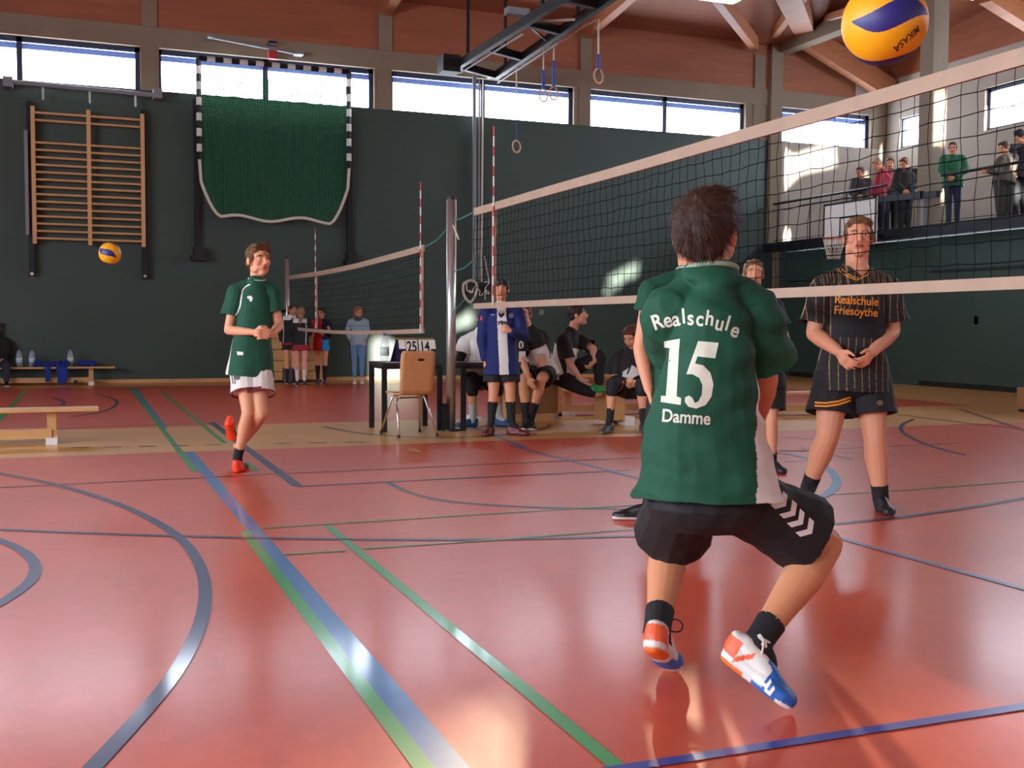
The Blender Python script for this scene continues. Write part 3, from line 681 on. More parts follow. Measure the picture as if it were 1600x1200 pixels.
G().bar(PX(1443, 305, XE-.3), PX(1443, 362, XE-.3), .08, .08).build('upright', m_grey, fr)
# ---- benches
def bench(name, label, x0, x1, y, h=.34, w=.26, group='long wooden gym benches'):
    t = thing(name, label, 'bench', ((x0+x1)/2, y, 0), group)
    G().box((x0, y-w/2, h-.035), (x1, y+w/2, h)).build('seat', m_wood, t, bevel=.006)
    G().box((x0+.3, y-.05, .05), (x1-.42, y+.05, .14)).build('beam', m_wood, t)
    for x in ((x0+.35, x1-.42) if x1-x0 > 1 else (x0+.08, x1-.08)):
        G().box((x-.04, y-.035, .06), (x+.04, y+.035, h-.035)).build('leg', m_wood, t); G().box((x-.05, y-.14, 0), (x+.05, y+.14, .06)).build('foot', m_whitep, t)
    return t
bench('gym_bench', 'long beech bench standing alone on the tan strip at the left edge', -3.7, .13, 11.25)
bench('gym_bench', 'long beech bench at the green wall with blue clothes lying on it', -3.2, .55, 21.75)
bench('gym_bench', 'long beech bench behind the seated players in black and white', 5.45, 8.6, 12.75)
bench('gym_bench', 'low beech bench far behind the player in black and gold', 6.9, 9.8, 12.0, .30)
# ---- vaulting boxes
def vbox(label, x0, x1, y, dpt, h, n=5, panel=True):
    t = thing('vaulting_box', label, 'vaulting box', ((x0+x1)/2, y, 0), 'wooden vaulting boxes')
    for i in range(n):
        a = h*i/n; b = h*(i+1)/n; G().box((x0, y, a+.008+(.04 if i == 0 else 0)), (x1, y+dpt, b-.004)).build('frame_section', m_wood, t)
    G().box((x0+.02, y+.02, .0), (x1-.02, y+dpt-.02, .05)).build('base', m_black, t); return t
v1 = vbox('large light wooden vaulting box at the green wall behind the girls', 2.95, 4.45, 21.62, .5, 1.08)
m_cho = mat('dark_ply', srgb(150, 104, 66), .5)
vc = thing('vaulting_box', 'brown panelled box with pale frame between the seated players', 'vaulting box', (5.15, 12.3, 0), 'wooden vaulting boxes')
G().box((4.75, 12.08, .06), (5.38, 12.1, .5)).build('side_panel', m_cho, vc); G().box((4.75, 12.1, .0), (5.38, 12.5, .55)).build('body', m_wood, vc)
G().box((4.72, 12.05, .49), (5.41, 12.1, .6)).build('top_rail', m_wood, vc); G().box((4.72, 12.05, 0), (5.41, 12.1, .09)).build('bottom_rail', m_wood, vc); G().box((5.36, 12.05, .05), (5.41, 12.1, .55)).build('edge_rail', m_wood, vc)
for z in (.53, .04): G().cyl((5.33, 12.03, z), (5.33, 12.05, z), .03, 12).build('bolt', m_grey, vc)
vs = thing('vaulting_box', 'small wooden box stool under the seated player with number 7', 'box', (5.75, 11.5, 0), 'wooden vaulting boxes')
G().box((5.62, 11.25, .06), (5.85, 11.6, .40)).build('body', m_wood, vs); G().box((5.58, 11.2, .38), (6.1, 11.65, .42)).build('top_board', m_wood, vs)
G().box((5.85, 11.2, 0), (5.95, 11.6, .1)).build('foot', m_whitep, vs)
# ---- right edge wooden thing
bx = thing('wooden_crate', 'edge of a wooden box standing on the floor at the right border', 'box', PF(1605, 640))
p = PF(1588, 643); G().box((p[0], p[1]-.6, .04), (p[0]+.7, p[1], .34)).build('body', m_cho, bx)
G().box((p[0]+.02, p[1]-.58, 0), (p[0]+.68, p[1]-.02, .04)).build('base', m_black, bx)
# ---- tables
def table(label, x0, x1, y0, y1, h):
    t = thing('score_table', label, 'table', ((x0+x1)/2, (y0+y1)/2, 0), 'black steel tables at the court side')
    G().box((x0, y0, h-.035), (x1, y1, h)).build('tabletop', mat('table_top_dark', srgb(44, 42, 42), .3, bump=(5, .02, .01)), t)
    G().box((x0+.02, y0+.02, h-.07), (x1-.02, y1-.02, h-.035)).build('apron', m_black, t)
    for x in (x0+.025, x1-.025):
        for y in (y0+.025, y1-.025): G().box((x-.025, y-.025, 0), (x+.025, y+.025, h-.035)).build('leg', m_black, t)
    return t
TH = .745
def row(px, pz): return PF(px, pz)
table('black score table with the flip board, behind the wooden chair', 2.97, 3.64, 11.30, 11.9, TH)
table('black table beside the silver post, in front of the seated scorer', 3.83, 4.62, 11.2, 11.75, TH)
# scoreboard
sb = thing('flip_scoreboard', 'dark blue flip scoreboard showing 25 and 14 on the score table', 'scoreboard', (3.3, 11.5, TH))
m_navy = mat('navy_plastic', srgb(28, 32, 66), .5)
def TB(x, y, D): return PD(x, y, D)
Dsb = depth((3.4, 11.45, TH))
yA, yB = 11.40, 11.64; xa = PY(619, 560, yA)[0]; xb = PY(684, 560, yA)[0]; zt_ = PY(650, 531, (yA+yB)/2)[2]
g = G(); ym_ = (yA+yB)/2; dx_ = .035
g.add([(xa, yA, TH), (xb, yA, TH), (xb-dx_, ym_-.015, zt_), (xa+dx_, ym_-.015, zt_), (xa, yA-.012, TH), (xb, yA-.012, TH), (xb-dx_, ym_-.027, zt_), (xa+dx_, ym_-.027, zt_)],
      [(0, 1, 2, 3), (7, 6, 5, 4), (0, 4, 5, 1), (1, 5, 6, 2), (2, 6, 7, 3), (3, 7, 4, 0)])
g.build('front_panel', m_navy, sb)
g = G(); g.add([(xa, yB, TH), (xb, yB, TH), (xb-dx_, ym_+.015, zt_), (xa+dx_, ym_+.015, zt_), (xa, yB+.012, TH), (xb, yB+.012, TH), (xb-dx_, ym_+.027, zt_), (xa+dx_, ym_+.027, zt_)],
      [(3, 2, 1, 0), (4, 5, 6, 7), (0, 1, 5, 4), (1, 2, 6, 5), (2, 3, 7, 6), (3, 0, 4, 7)]); g.build('rear_panel', m_navy, sb)
G().cyl((xa+dx_-.02, ym_, zt_+.01), (xb-dx_+.02, ym_, zt_+.01), .01, 8).build('ring_bar', mat('brass', srgb(190, 170, 90), .4, .6), sb)
m_card = mat('white_card', srgb(236, 236, 224), .6); m_ink = mat('black_ink', srgb(16, 18, 24), .6)
yf = lambda z: yA-.02+(ym_-.03-yA+.005)*(z-TH)/(zt_-TH)
def card(px0, py0, px1, py1, txt, host, nm='score_card', dark=False):
    a = PY(px0, py0, ym_-.045); b = PY(px1, py1, ym_-.045); za, zb2 = a[2], b[2]; x0, x1 = a[0], b[0]
    ya, yb = yf(za)-.006, yf(zb2)-.006; g = G()
    g.add([(x0, yb, zb2), (x1, yb, zb2), (x1, ya, za), (x0, ya, za), (x0, yb-.004, zb2), (x1, yb-.004, zb2), (x1, ya-.004, za), (x0, ya-.004, za)], [(0, 1, 2, 3), (7, 6, 5, 4), (0, 4, 5, 1), (1, 5, 6, 2), (2, 6, 7, 3), (3, 7, 4, 0)])
    o = g.build(nm, m_card, host)
    if txt:
        me = text_mesh(txt, (za-zb2)*1.02, (.72, 1.0), .022)
        for v in me.vertices:
            x, y = v.co.x+(x0+x1)/2, v.co.y+(za+zb2)/2; v.co = (x, (ya+(yb-ya)*(za-y)/(za-zb2))-.006, y)
        pl = parent_loc(o); me.transform(Matrix.Translation(-Vector(pl))); link('digits', me, m_ink, o)
card(622, 531, 632, 545, '', sb); card(633, 531, 651, 553, '25', sb); card(653, 531, 671, 553, '14', sb); card(671, 531, 679, 545, '', sb)
sb2 = thing('number_flip_board', 'small flip board with a white 0 standing on the second table', 'scoreboard', (4.5, 11.2, TH))
yA2 = 11.24; p0 = PY(808, 531, yA2); p1_ = PY(821, 570, yA2)
G().box((p0[0], yA2, TH), (p1_[0], yA2+.02, p0[2])).build('panel', m_black, sb2)
me = text_mesh('0', .13, (.9, 1), .03); c = PY(814, 540, yA2)
for v in me.vertices: v.co = (v.co.x+c[0], yA2-.004, v.co.y+c[2])
me.transform(Matrix.Translation(-Vector(sb2.location))); link('digits', me, m_card, sb2)
q0, q1 = PY(811, 549, yA2-.01), PY(821, 568, yA2-.01); G().box((q0[0], yA2-.012, q1[2]), (q1[0], yA2-.004, q0[2])).build('blank_card', m_card, sb2)
# bottles
m_pet = mat('clear_plastic', srgb(190, 205, 215), .1, alpha=.35); m_lab = mat('bottle_label', srgb(200, 214, 200), .6); m_labb = mat('bottle_label_blue', srgb(190, 215, 222), .6)
def bottle(label, c, h=.3, r=.042, lm=None, group='plastic water bottles'):
    c = np.array(c, float); t = thing('water_bottle', label, 'bottle', c, group)
    prof = [(0, r*.8), (.02, r), (.3, r*.95), (.62, r), (.78, r*.8), (.9, r*.35), (.95, r*.32)]
    G().tube([c+(0, 0, h*a) for a, _ in prof], [b for _, b in prof], 16).build('body', m_pet, t, True)
    G().cyl(c+(0, 0, h*.22), c+(0, 0, h*.52), r*1.02, 16).build('label_band', lm or m_lab, t, True)
    G().cyl(c+(0, 0, h*.94), c+(0, 0, h), r*.36, 12).build('cap', m_blue, t)
bottle('clear plastic bottle on the score table beside the flip board', (PY(601, 568, 11.6)[0], 11.6, TH), .31, .05)
BH = .34
for x, lab in ((30, 'clear bottle on the wall bench nearest the seated spectator'), (50, 'clear bottle on the wall bench beside the blue clothes'), (110, 'clear bottle on the wall bench between the two heaps of blue clothes')):
    bottle(lab, (PY(x, 570, 21.78)[0], 21.78, BH), .33, .055, m_labb)
# papers and pen on the table
for k, (a, b, lab) in enumerate(((3.05, 11.4, 'white sheet of paper by the bottle on the score table'), (4.0, 11.35, 'white sheet of paper under the hand of the seated scorer'))):
    tag(G().box((a, b-.1, TH), (a+.28, b+.1, TH+.002)).build('paper_sheet', m_card), lab, 'paper')
# plywood chair
ch = thing('plywood_chair', 'beech plywood chair with chrome legs in front of the score table', 'chair', (3.1, 10.95, 0))
def chair():
    # facing away from camera (towards the table); local frame in world
    z = .44; cxy = np.array((3.16, 10.93)); f = np.array((-.10, 1.0)); f /= np.linalg.norm(f); r = np.array((f[1], -f[0]))
    W3 = lambda a, b, z: np.array((*(cxy+r*a+f*b), z))
    def shell(prof, hw, th):
        g = G(); V = []; n = len(prof)
        for (b, zz, w, nb, nz) in prof:
            for a in np.linspace(-1, 1, 9):
                dip = .012*(1-a*a)
                for s in (0, 1): V.append(W3(a*w, b+nb*(s*th)-0, zz+nz*(s*th)-dip*nz*1.0))
        k = 18
        Fc = []
        for i in range(n-1):
            for j in range(8):
                a, b_ = i*k+j*2, i*k+(j+1)*2; Fc += [(a, b_, b_+k, a+k), (a+1, a+k+1, b_+k+1, b_+1)]
            Fc += [(i*k, i*k+k, i*k+k+1, i*k+1), (i*k+16, i*k+17, i*k+17+k, i*k+16+k)]
        for i in (0, (n-1)*k):
            for j in range(8): Fc.append((i+j*2, i+j*2+1, i+j*2+3, i+j*2+2))
        g.add(V, Fc); return g
    seat = shell([(.24, z-.01, .17, 0, 1), (.2, z+.005, .19, 0, 1), (.05, z, .205, 0, 1), (-.12, z-.005, .2, 0, 1), (-.17, z+.0, .195, .2, 1)], .2, .012).build('seat', m_wood2, ch, True)
    bk = shell([(-.17, z-.01, .18, 1, .2), (-.195, z+.04, .185, 1, .1), (-.21, z+.15, .185, 1, 0), (-.235, z+.32, .19, 1, 0), (-.25, z+.42, .185, 1, 0), (-.252, z+.445, .165, 1, 0)], .2, .012).build('backrest', m_wood2, ch, True)
    c = W3(.03, -.245, z+.355); G().ball(c, (.04, .006, .013), 12, np.array([[r[0], -f[0]*-1, 0], [r[1], f[1], 0], [0, 0, 1]]).T.T).build('grip_hole', m_dark, bk)
    for sx in (-1, 1):
        for top, bot in (((sx*.12, .08), (sx*.22, .25)), ((sx*.12, -.02), (sx*.21, -.24))):
            l = G().tube([W3(*top, z-.02), W3(top[0]*1.3, top[1]+(bot[1]-top[1])*.1, z-.05), W3(*bot, .02)], .0125, 10).build('leg', m_chrome, ch, True)
            G().cyl(W3(*bot, 0), W3(*bot, .03), .016, 10).build('foot_cap', m_black, l)
        G().cyl(W3(sx*.13, .1, z-.03), W3(sx*.13, -.06, z-.03), .011, 8).build('seat_tube', m_chrome, ch)
    G().cyl(W3(-.15, -.03, z-.045), W3(.15, -.03, z-.045), .011, 8).build('seat_tube', m_chrome, ch)
chair()
# ================================================================ PEOPLE
def nrm(v): v = np.array(v, float); return v/(np.linalg.norm(v)+1e-9)
def voxmesh(g, size, smooth=2, fac=.5):
    """union of overlapping closed shapes as one continuous surface; returns numpy verts, faces"""
    me = g.mesh('tmp'); o = bpy.data.objects.new('tmp', me); COL.objects.link(o)
    r = o.modifiers.new('r', 'REMESH'); r.mode = 'VOXEL'; r.voxel_size = size; r.adaptivity = 0
    if smooth:
        s = o.modifiers.new('s', 'SMOOTH'); s.factor = fac; s.iterations = smooth
    dg = bpy.context.evaluated_depsgraph_get(); m2 = bpy.data.meshes.new_from_object(o.evaluated_get(dg))
    bpy.data.objects.remove(o); bpy.data.meshes.remove(me)
    return m2
def verts_np(me):
    a = np.empty(len(me.vertices)*3); me.vertices.foreach_get('co', a); return a.reshape(-1, 3)
def norms_np(me):
    a = np.empty(len(me.vertices)*3); me.vertices.foreach_get('normal', a); return a.reshape(-1, 3)
def finish(me, name, m, parent, col):
    """col: colour or function(points)->Nx3 ; mesh in world coords -> local to parent"""
    V = verts_np(me)
    c = col(V) if callable(col) else np.tile(np.array(col, float)[None, :3], (len(V), 1))
    C4 = np.ones((len(V), 4), np.float32); C4[:, :3] = c
    at = me.color_attributes.new('Col', 'FLOAT_COLOR', 'POINT'); at.data.foreach_set('color', C4.ravel())
    V = V-parent_loc(parent); me.vertices.foreach_set('co', V.ravel().astype(np.float32)); me.polygons.foreach_set('use_smooth', [True]*len(me.polygons)); me.update()
    return link(name, me, m, parent)
def wrinkle(me, amp, freq, seed=0, anis=None):
    V = verts_np(me); Nn = norms_np(me); rs = np.random.RandomState(seed); d = np.zeros(len(V)); Q = V-V.mean(0)
    for k in range(14):
        w = rs.normal(size=3)*freq*(1+k*.16)
        if anis is not None: w = w*anis
        d += np.sin(Q@w+rs.uniform(0, 6.3)+1.5*np.sin(Q@(rs.normal(size=3)*freq*.4)))/(1+k*.2)
    V = V+Nn*(d/3.2*amp)[:, None]; me.vertices.foreach_set('co', V.ravel().astype(np.float32)); me.update()
def crv(a, b, c, t):
    return (1-t)**2*np.array(a)+2*t*(1-t)*np.array(b)+t*t*np.array(c)
def hand(g, W_, d, pn, side, s=1., curl=.5, spread=.12, thumb=.6):
    """side +1: thumb on the +s side. d finger direction, pn palm normal (fingers curl towards it)"""
    d = nrm(d); pn = nrm(pn-d*(pn@d)); sd = np.cross(d, pn)*side; W_ = np.array(W_, float)
    k = W_+d*.088*s
    g.loft([(W_+d*.0, sd*.026*s, pn*.018*s), (W_+d*.03*s, sd*.034*s, pn*.017*s), (W_+d*.07*s, sd*.041*s, pn*.015*s), (k, sd*.040*s, pn*.012*s)], 14, 2.4)
    L = (.040, .045, .041, .032)
    for i, off in enumerate((.030, .010, -.010, -.029)):
        b = k+sd*off*s-d*.006*s; a = spread*(1.5-i)*.5; dd = nrm(d+sd*a); P = [b]; ang = .12
        for j, sg in enumerate((1., .65, .5)):
            ang += curl*(.75 if j == 0 else .95); v = dd*math.cos(ang)+pn*math.sin(ang); P.append(P[-1]+v*L[i]*sg*s)
        r = (.0092-.0004*i)*s
        g.limb(P, [r, r*.98, r*.92, r*.8], 8)
    b = W_+d*.028*s+sd*.026*s; v1 = nrm(d*.65+sd*.75+pn*.35*thumb); v2 = nrm(d*.9+sd*.35*(1-thumb)+pn*.5*thumb)
    g.limb([b, b+v1*.036*s, b+v1*.036*s+v2*.03*s, b+v1*.036*s+v2*.052*s], [.0135*s, .0115*s, .0105*s, .0085*s], 8)
SK = srgb(222, 158, 120)
def headframe(look, H=None):
    """look = (yaw, pitch, roll): yaw 0 faces the camera, + turns to picture right; pitch + looks up"""
    r, dn, fw = M; ya, pi = math.radians(look[0]), math.radians(look[1]); up0 = np.array((0, 0, 1.)); f0 = nrm((-fw[0], -fw[1], 0)) if H is None else nrm((CAM[0]-H[0], CAM[1]-H[1], 0)); rr = nrm(np.cross(up0, f0))
    f = (f0*math.cos(ya)+rr*math.sin(ya)); f = nrm(f*math.cos(pi)+up0*math.sin(pi)); x = nrm(np.cross(f, up0)); u = np.cross(x, f)
    if len(look) > 2:
        a = math.radians(look[2]); x, u = x*math.cos(a)+u*math.sin(a), u*math.cos(a)-x*math.sin(a)
    return x, f, u
def person(label, D, J, look, skin=SK, hair=None, top=None, bottom=None, feet=None, vox=.008, name='person', group=None, s=1., fat=1., hands=None, extra=None, floor=0., eyes=True, seat=False, root_at=None):
    W = {}
    for k, v in J.items():
        W[k] = PF(v[0], v[1], floor) if (k[0] == 't' and len(v) == 2) else PD(v[0], v[1], D+(v[2] if len(v) > 2 else 0))
    pel = (W['hL']+W['hR'])/2; low = min([W[k][2] for k in W])
    rx, ry = (pel[0], pel[1]) if root_at is None else root_at
    root = thing(name, label, 'person', (rx, ry, floor), group)
    up = nrm(W['nk']-pel); rv = nrm(W['sR']-W['sL']); rv = nrm(rv-up*(rv@up)); fv = np.cross(up, rv)
    pr = nrm(W['hR']-W['hL']); pr = nrm(pr-up*(pr@up)); pf = np.cross(up, pr)
    X, Fh, U = headframe(look, W['hd']); H = W['hd']; body_s = s; s = s*1.07
    h = lambda a, b, c: H+(X*a+Fh*b+U*c)*s
    # local head axes: x = person's right
    hr = lambda v: (v*s)
    RH = np.array([X, Fh, U]).T
    def hb(g, c, ax): g.ball(h(*c), np.array(ax)*s, 16, RH)
    # ---------- body
    g = G(); fk = fat*s
    hb(g, (0, -.012, .035), (.076, .096, .086)); hb(g, (0, .028, -.022), (.060, .062, .078)); hb(g, (0, .052, -.088), (.030, .032, .022))
    for q in (-1, 1):
        hb(g, (q*.042, .018, -.060), (.020, .042, .028)); hb(g, (q*.034, .062, -.018), (.026, .022, .022)); hb(g, (q*.079, -.008, -.004), (.009, .021, .032))
        hb(g, (q*.030, .077, .031), (.024, .012, .007)); hb(g, (q*.011, .098, -.026), (.009, .010, .007))
    g.limb([h(0, .084, .022), h(0, .098, -.004), h(0, .108, -.020)], [.0085*s, .009*s, .012*s], 10)
    hb(g, (0, .086, -.0475), (.024, .011, .0065)); hb(g, (0, .083, -.058), (.021, .012, .0075))
    neck0 = W['nk']
    g.limb([h(0, -.028, -.04), (h(0, -.03, -.075)+neck0)/2, neck0-up*.03], [.056*fk, .054*fk, .062*fk], 16)
    sw = np.linalg.norm(W['sR']-W['sL'])/2; tl = np.linalg.norm(W['nk']-pel)
    waist = pel*.62+W['nk']*.38; chest = pel*.28+W['nk']*.72
    if 'ws' in W: waist = W['ws']
    if 'ch' in W: chest = W['ch']
    def torso(g, e, hem=None, hemw=None):
        """e = looseness of the cloth"""
        bw = sw*.86; ee = min(e, 0)
        rings = []
        if hem is not None: rings += [(pel-up*hem, pr*(.168*fk+e+(hemw or 0)), pf*(.135*fk+e+(hemw or 0))), (pel-up*hem*.4+up*.01, pr*(.164*fk+e+(hemw or 0)*.5), pf*(.128*fk+e+(hemw or 0)*.5))]
        else: rings += [(pel-up*.06, pr*.10*fk, pf*.08*fk)]
        rings += [(pel+up*.07, pr*(.154*fk+e), pf*(.118*fk+e)), (waist, nrm(pr+rv)*(.135*fk+e), nrm(pf+fv)*(.10*fk+e)), (chest, rv*(bw*.98+e*.8), fv*(.112*fk+e)),
                  (chest*.42+W['nk']*.58-up*.02, rv*(bw*.96+e*.5), fv*(.098*fk+e*.6)), (W['nk']-up*.040, rv*(bw*.66+ee*1.2), fv*(.080*fk+e*.4+ee*.6)), (W['nk']-up*.012, rv*(.088*fk+ee*1.5), fv*(.084*fk+ee*1.5)), (W['nk']+up*.018, rv*(.077*fk+ee), fv*(.077*fk+ee))]
        g.loft(rings, 24, 2.3, hem=hem is not None)
    torso(g, -.02)
    for q in 'LR':
        S_, E, Wr = W['s'+q], W['e'+q], W['w'+q]
        g.limb([S_, S_*.5+E*.5, E], [.052*fk, .047*fk, .040*fk]); g.limb([E, E*.7+Wr*.3, Wr], [.040*fk, .041*fk, .0265*fk])
        Hh, K, A = W['h'+q], W['k'+q], W['a'+q]
        g.limb([Hh, Hh*.5+K*.5, K*.9+Hh*.1, K], [.085*fk, .074*fk, .058*fk, .055*fk]); 
        kd = nrm(nrm(K-Hh)-nrm(A-K)+1e-4)
        back = -nrm(pf) if q else pf
        g.limb([K, K*.68+A*.32-pf*.010, K*.35+A*.65, K*.1+A*.9, A], [.054*fk, .058*fk, .043*fk, .034*fk, .034*fk])
        hp = (hands or {}).get(q, {})
        dd = hp.get('d'); dd = nrm(Wr-E) if dd is None else np.array(dd, float)
        if hp.get('to') is not None: t_ = hp['to']; dd = nrm(PD(t_[0], t_[1], D+(t_[2] if len(t_) > 2 else 0))-Wr)
        pn = hp.get('pn'); pn = (-fv if False else nrm((pel+W['nk'])/2-Wr)) if pn is None else np.array(pn, float)
        hand(g, Wr, dd, pn, hp.get('side', -1 if q == 'L' else 1), body_s*hp.get('s', .95), hp.get('curl', .35), hp.get('spread', .2))
        T = W['t'+q]; g.limb([A, A+nrm(T-A)*.07], [.033*fk, .024*fk])
    me = voxmesh(g, vox, 2)
    lipc, hc = np.array(srgb(178, 100, 92)), np.array((hair or {}).get('col', srgb(70, 48, 34)))
    def skcol(V):
        q = (V-H)/s; a, b, c = q@X, q@Fh, q@U; col = np.tile(np.array(skin)[None], (len(V), 1)).astype(float)
        m = ((a/.024)**2+((c+.052)/.0125)**2 < 1) & (b > .06); col[m] = lipc
        m = ((a/.02)**2+((c+.0525)/.0018)**2 < 1) & (b > .06); col[m] = lipc*.35
        for qq in (-1, 1):
            m = (np.abs(a-qq*.031) < .019) & (np.abs(c-.034+.25*np.abs(np.abs(a)-.031)) < .0045) & (b > .05); col[m] = hc*.9
            ck = np.exp(-(((a-qq*.04)/.02)**2+((c+.02)/.02)**2))*(b > .03); col *= (1-ck[:, None]*np.array((0, .16, .14)))
        return np.clip(col, 0, 1)
    body = finish(me, 'body', m_skin, root, skcol)
    if eyes:
        for qq in (-1, 1):
            g = G(); hb(g, (qq*.031, .0705, .011), (.0135, .0105, .0055)); e = g.build('eye', m_eye, root, True)
            g = G(); hb(g, (qq*.031, .0795, .0112), (.0052, .0030, .0050)); g.build('iris', m_iris, e, True)
    if hair and hair.get('glasses'):
        g = G()
        for qq in (-1, 1):
            g.tube([h(qq*.031+.021*math.cos(a), .090, .010+.017*math.sin(a)) for a in np.linspace(0, 2*math.pi, 17)], .0022*s, 5, False); g.tube([h(qq*.052, .088, .014), h(qq*.078, .0, .012)], .002*s, 5)
        g.tube([h(-.010, .091, .014), h(.010, .091, .014)], .002*s, 5); g.build('glasses', m_black, root)
    # ---------- hair
    if hair:
        g = G(); st = hair.get('style', 'short'); v = hair.get('vol', 1.)
        hb(g, (0, -.020, .046), (.082*v, .097*v, .084*v)); hb(g, (0, -.058, -.006), (.070*v, .050*v, .055))
        for qq in (-1, 1): hb(g, (qq*.068, .004, .026), (.016*v, .035, .034))
        for i in range(9):
            a = (i-4)/4; hb(g, (a*.052, .056-.018*a*a, .098+.006*math.sin(i*2.1)-.016*a*a), (.020, .032, .022*v))
        if hair.get('fringe'):
            for i in range(7): a = (i-3)/3; hb(g, (a*.056, .074-.02*a*a, .068-.004*(i % 2)), (.016, .014, .03))
        if st == 'long':
            for k in range(5):
                a = math.radians(-70+35*k); hb(g, (.07*math.sin(a), -.03-.04*math.cos(a), -.07), (.034, .03, .13))
        if st == 'tail':
            t0 = h(0, -.105, .04); dn_ = np.array((0, 0, -1.)); g.limb([t0, t0-Fh*.03*s+dn_*.07*s, t0-Fh*.01*s+dn_*.26*s], [.03*s, .042*s, .02*s])
        if st == 'side':
            for i in range(5): hb(g, (-.03+.02*i, .05, .115-.003*i), (.03, .04, .02))
        me = voxmesh(g, min(vox, .007), 2); wrinkle(me, .0028*s, 70, 3, np.array((1, 1, .6)))
        hcol = np.array(hair['col'])
        def hcf(V):
            q = (V-H)@RH; n = np.sin(q[:, 0]*260+4*np.sin(q[:, 1]*70))*np.sin(q[:, 2]*190+q[:, 0]*90); return np.clip(hcol[None]*(1+.22*n[:, None]), 0, 1)
        hv, hn = verts_np(me).copy(), norms_np(me).copy()
        ho = finish(me, 'hair', m_hair, root, hcf)
        if hair.get('strands'):
            rs = np.random.RandomState(4); ids = rs.choice(len(hv), hair['strands']); crown = h(0, -.07, .10); V = []; Fc = []
            for i in ids:
                p, n_ = hv[i], hn[i]; 
                if (p-H)@U < -.03*s and (p-H)@Fh > -.03*s: continue
                fl = nrm((p-crown)+rs.normal(size=3)*.012); fl = nrm(fl-n_*(fl@n_)+rs.normal(size=3)*.12); w = np.cross(n_, fl)*.0011; L_ = rs.uniform(.018, .042)*s; lift = rs.uniform(.05, .32)
                b0 = len(V); q = p-n_*.002
                for j, t in enumerate((0, .4, .75, 1)):
                    c_ = q+fl*L_*t+n_*L_*lift*t*(1-.45*t)+np.array((0, 0, -1.))*L_*.12*t*t; ww = w*(1-.8*t); V += [c_-ww, c_+ww]
                Fc += [(b0+2*j, b0+2*j+1, b0+2*j+3, b0+2*j+2) for j in range(3)]
            g2 = bpy.data.meshes.new('hair_strands'); g2.from_pydata([tuple(v) for v in V], [], Fc); o2 = finish(g2, 'hair_strands', m_hair, root, lambda V_: np.clip(hcol[None]*(1+.35*np.sin(np.arange(len(V_))//8*2.399)[:, None]), 0, 1)); o2.parent = root
    s = body_s
    ctx = dict(W=W, pel=pel, up=up, rv=rv, fv=fv, pr=pr, pf=pf, sw=sw, tl=tl, root=root, H=H, X=X, Fh=Fh, U=U, body=body, s=s, D=D, floor=floor)
    # torso coordinates for colouring: a (right), b (front), c (up from pelvis, 1 = neck)
    def tc(V): q = V-pel; return q@rv, q@fv, (q@up)/tl
    ctx['tc'] = tc
    # ---------- clothes
    def armlen(V, q):
        S_, E, Wr = W['s'+q], W['e'+q], W['w'+q]
        d = nrm(E-S_); t = (V-S_)@d; return t/np.linalg.norm(E-S_), np.linalg.norm((V-S_)-t[:, None]*d, axis=1)
    ctx['armlen'] = armlen
    if top:
        g = G(); e = top.get('ease', .012); torso(g, e, top.get('hem', .1), top.get('hemw', 0))
        sl = top.get('sleeve', .72)
        for q in 'LR':
            S_, E, Wr = W['s'+q], W['e'+q], W['w'+q]; r0 = .060*fk+e
            if sl <= 1: g.limb([S_-up*.004, S_+(E-S_)*sl*.5, S_+(E-S_)*sl], [r0, r0*.98, r0*top.get('flare', 1.06)], hem=True)
            else: g.limb([S_, (S_+E)/2, E], [r0, r0*.93, r0*.82]); g.limb([E, E+(Wr-E)*(sl-1)], [r0*.82, r0*.62])
            g.limb([W['nk']+up*.0, W['nk']*.5+S_*.5+up*.012, S_+up*.004], [.040*fk, .050*fk+e*.3, r0*.86])
        if top.get('hood'): g.ball(W['nk']-fv*.06-up*.03, np.array((.09, .06, .06))*s, 12, np.array([rv, fv, up]).T)
        if top.get('scarf'): g.ball(W['nk']+up*.01, np.array((.095, .085, .05))*s, 12, np.array([rv, fv, up]).T)
        me = voxmesh(g, max(vox*.9, .0045), top.get('smooth', 3)); wrinkle(me, top.get('wr', .004), top.get('wf', 11), 5, top.get('anis'))
        cf = top['col']; ctx['top'] = finish(me, top.get('name', 'shirt'), m_fab, root, (lambda V: cf(V, ctx)) if callable(cf) else cf)
        if top.get('vneck'):
            bm = bmesh.new(); bm.from_mesh(ctx['top'].data); VV = np.array([v.co[:] for v in bm.verts])+parent_loc(root); a_, b_, c_ = tc(VV)
            kill = (b_ > .0) & (c_ > top['vneck']+np.abs(a_)/.062*.085); bmesh.ops.delete(bm, geom=[v for v, k_ in zip(list(bm.verts), kill) if k_], context='VERTS'); bm.to_mesh(ctx['top'].data); bm.free()
        if top.get('collar'):
            g = G(); c0 = W['nk']+up*.022; g.tube([c0+(rv*math.cos(a)*.072+fv*math.sin(a)*.072)*s*fat+up*(-.012*math.sin(a)) for a in np.linspace(0, 2*math.pi, 25)], .009*s, 8, False)
            finish(g.mesh('c'), 'collar', m_fab, root, top['collar'])
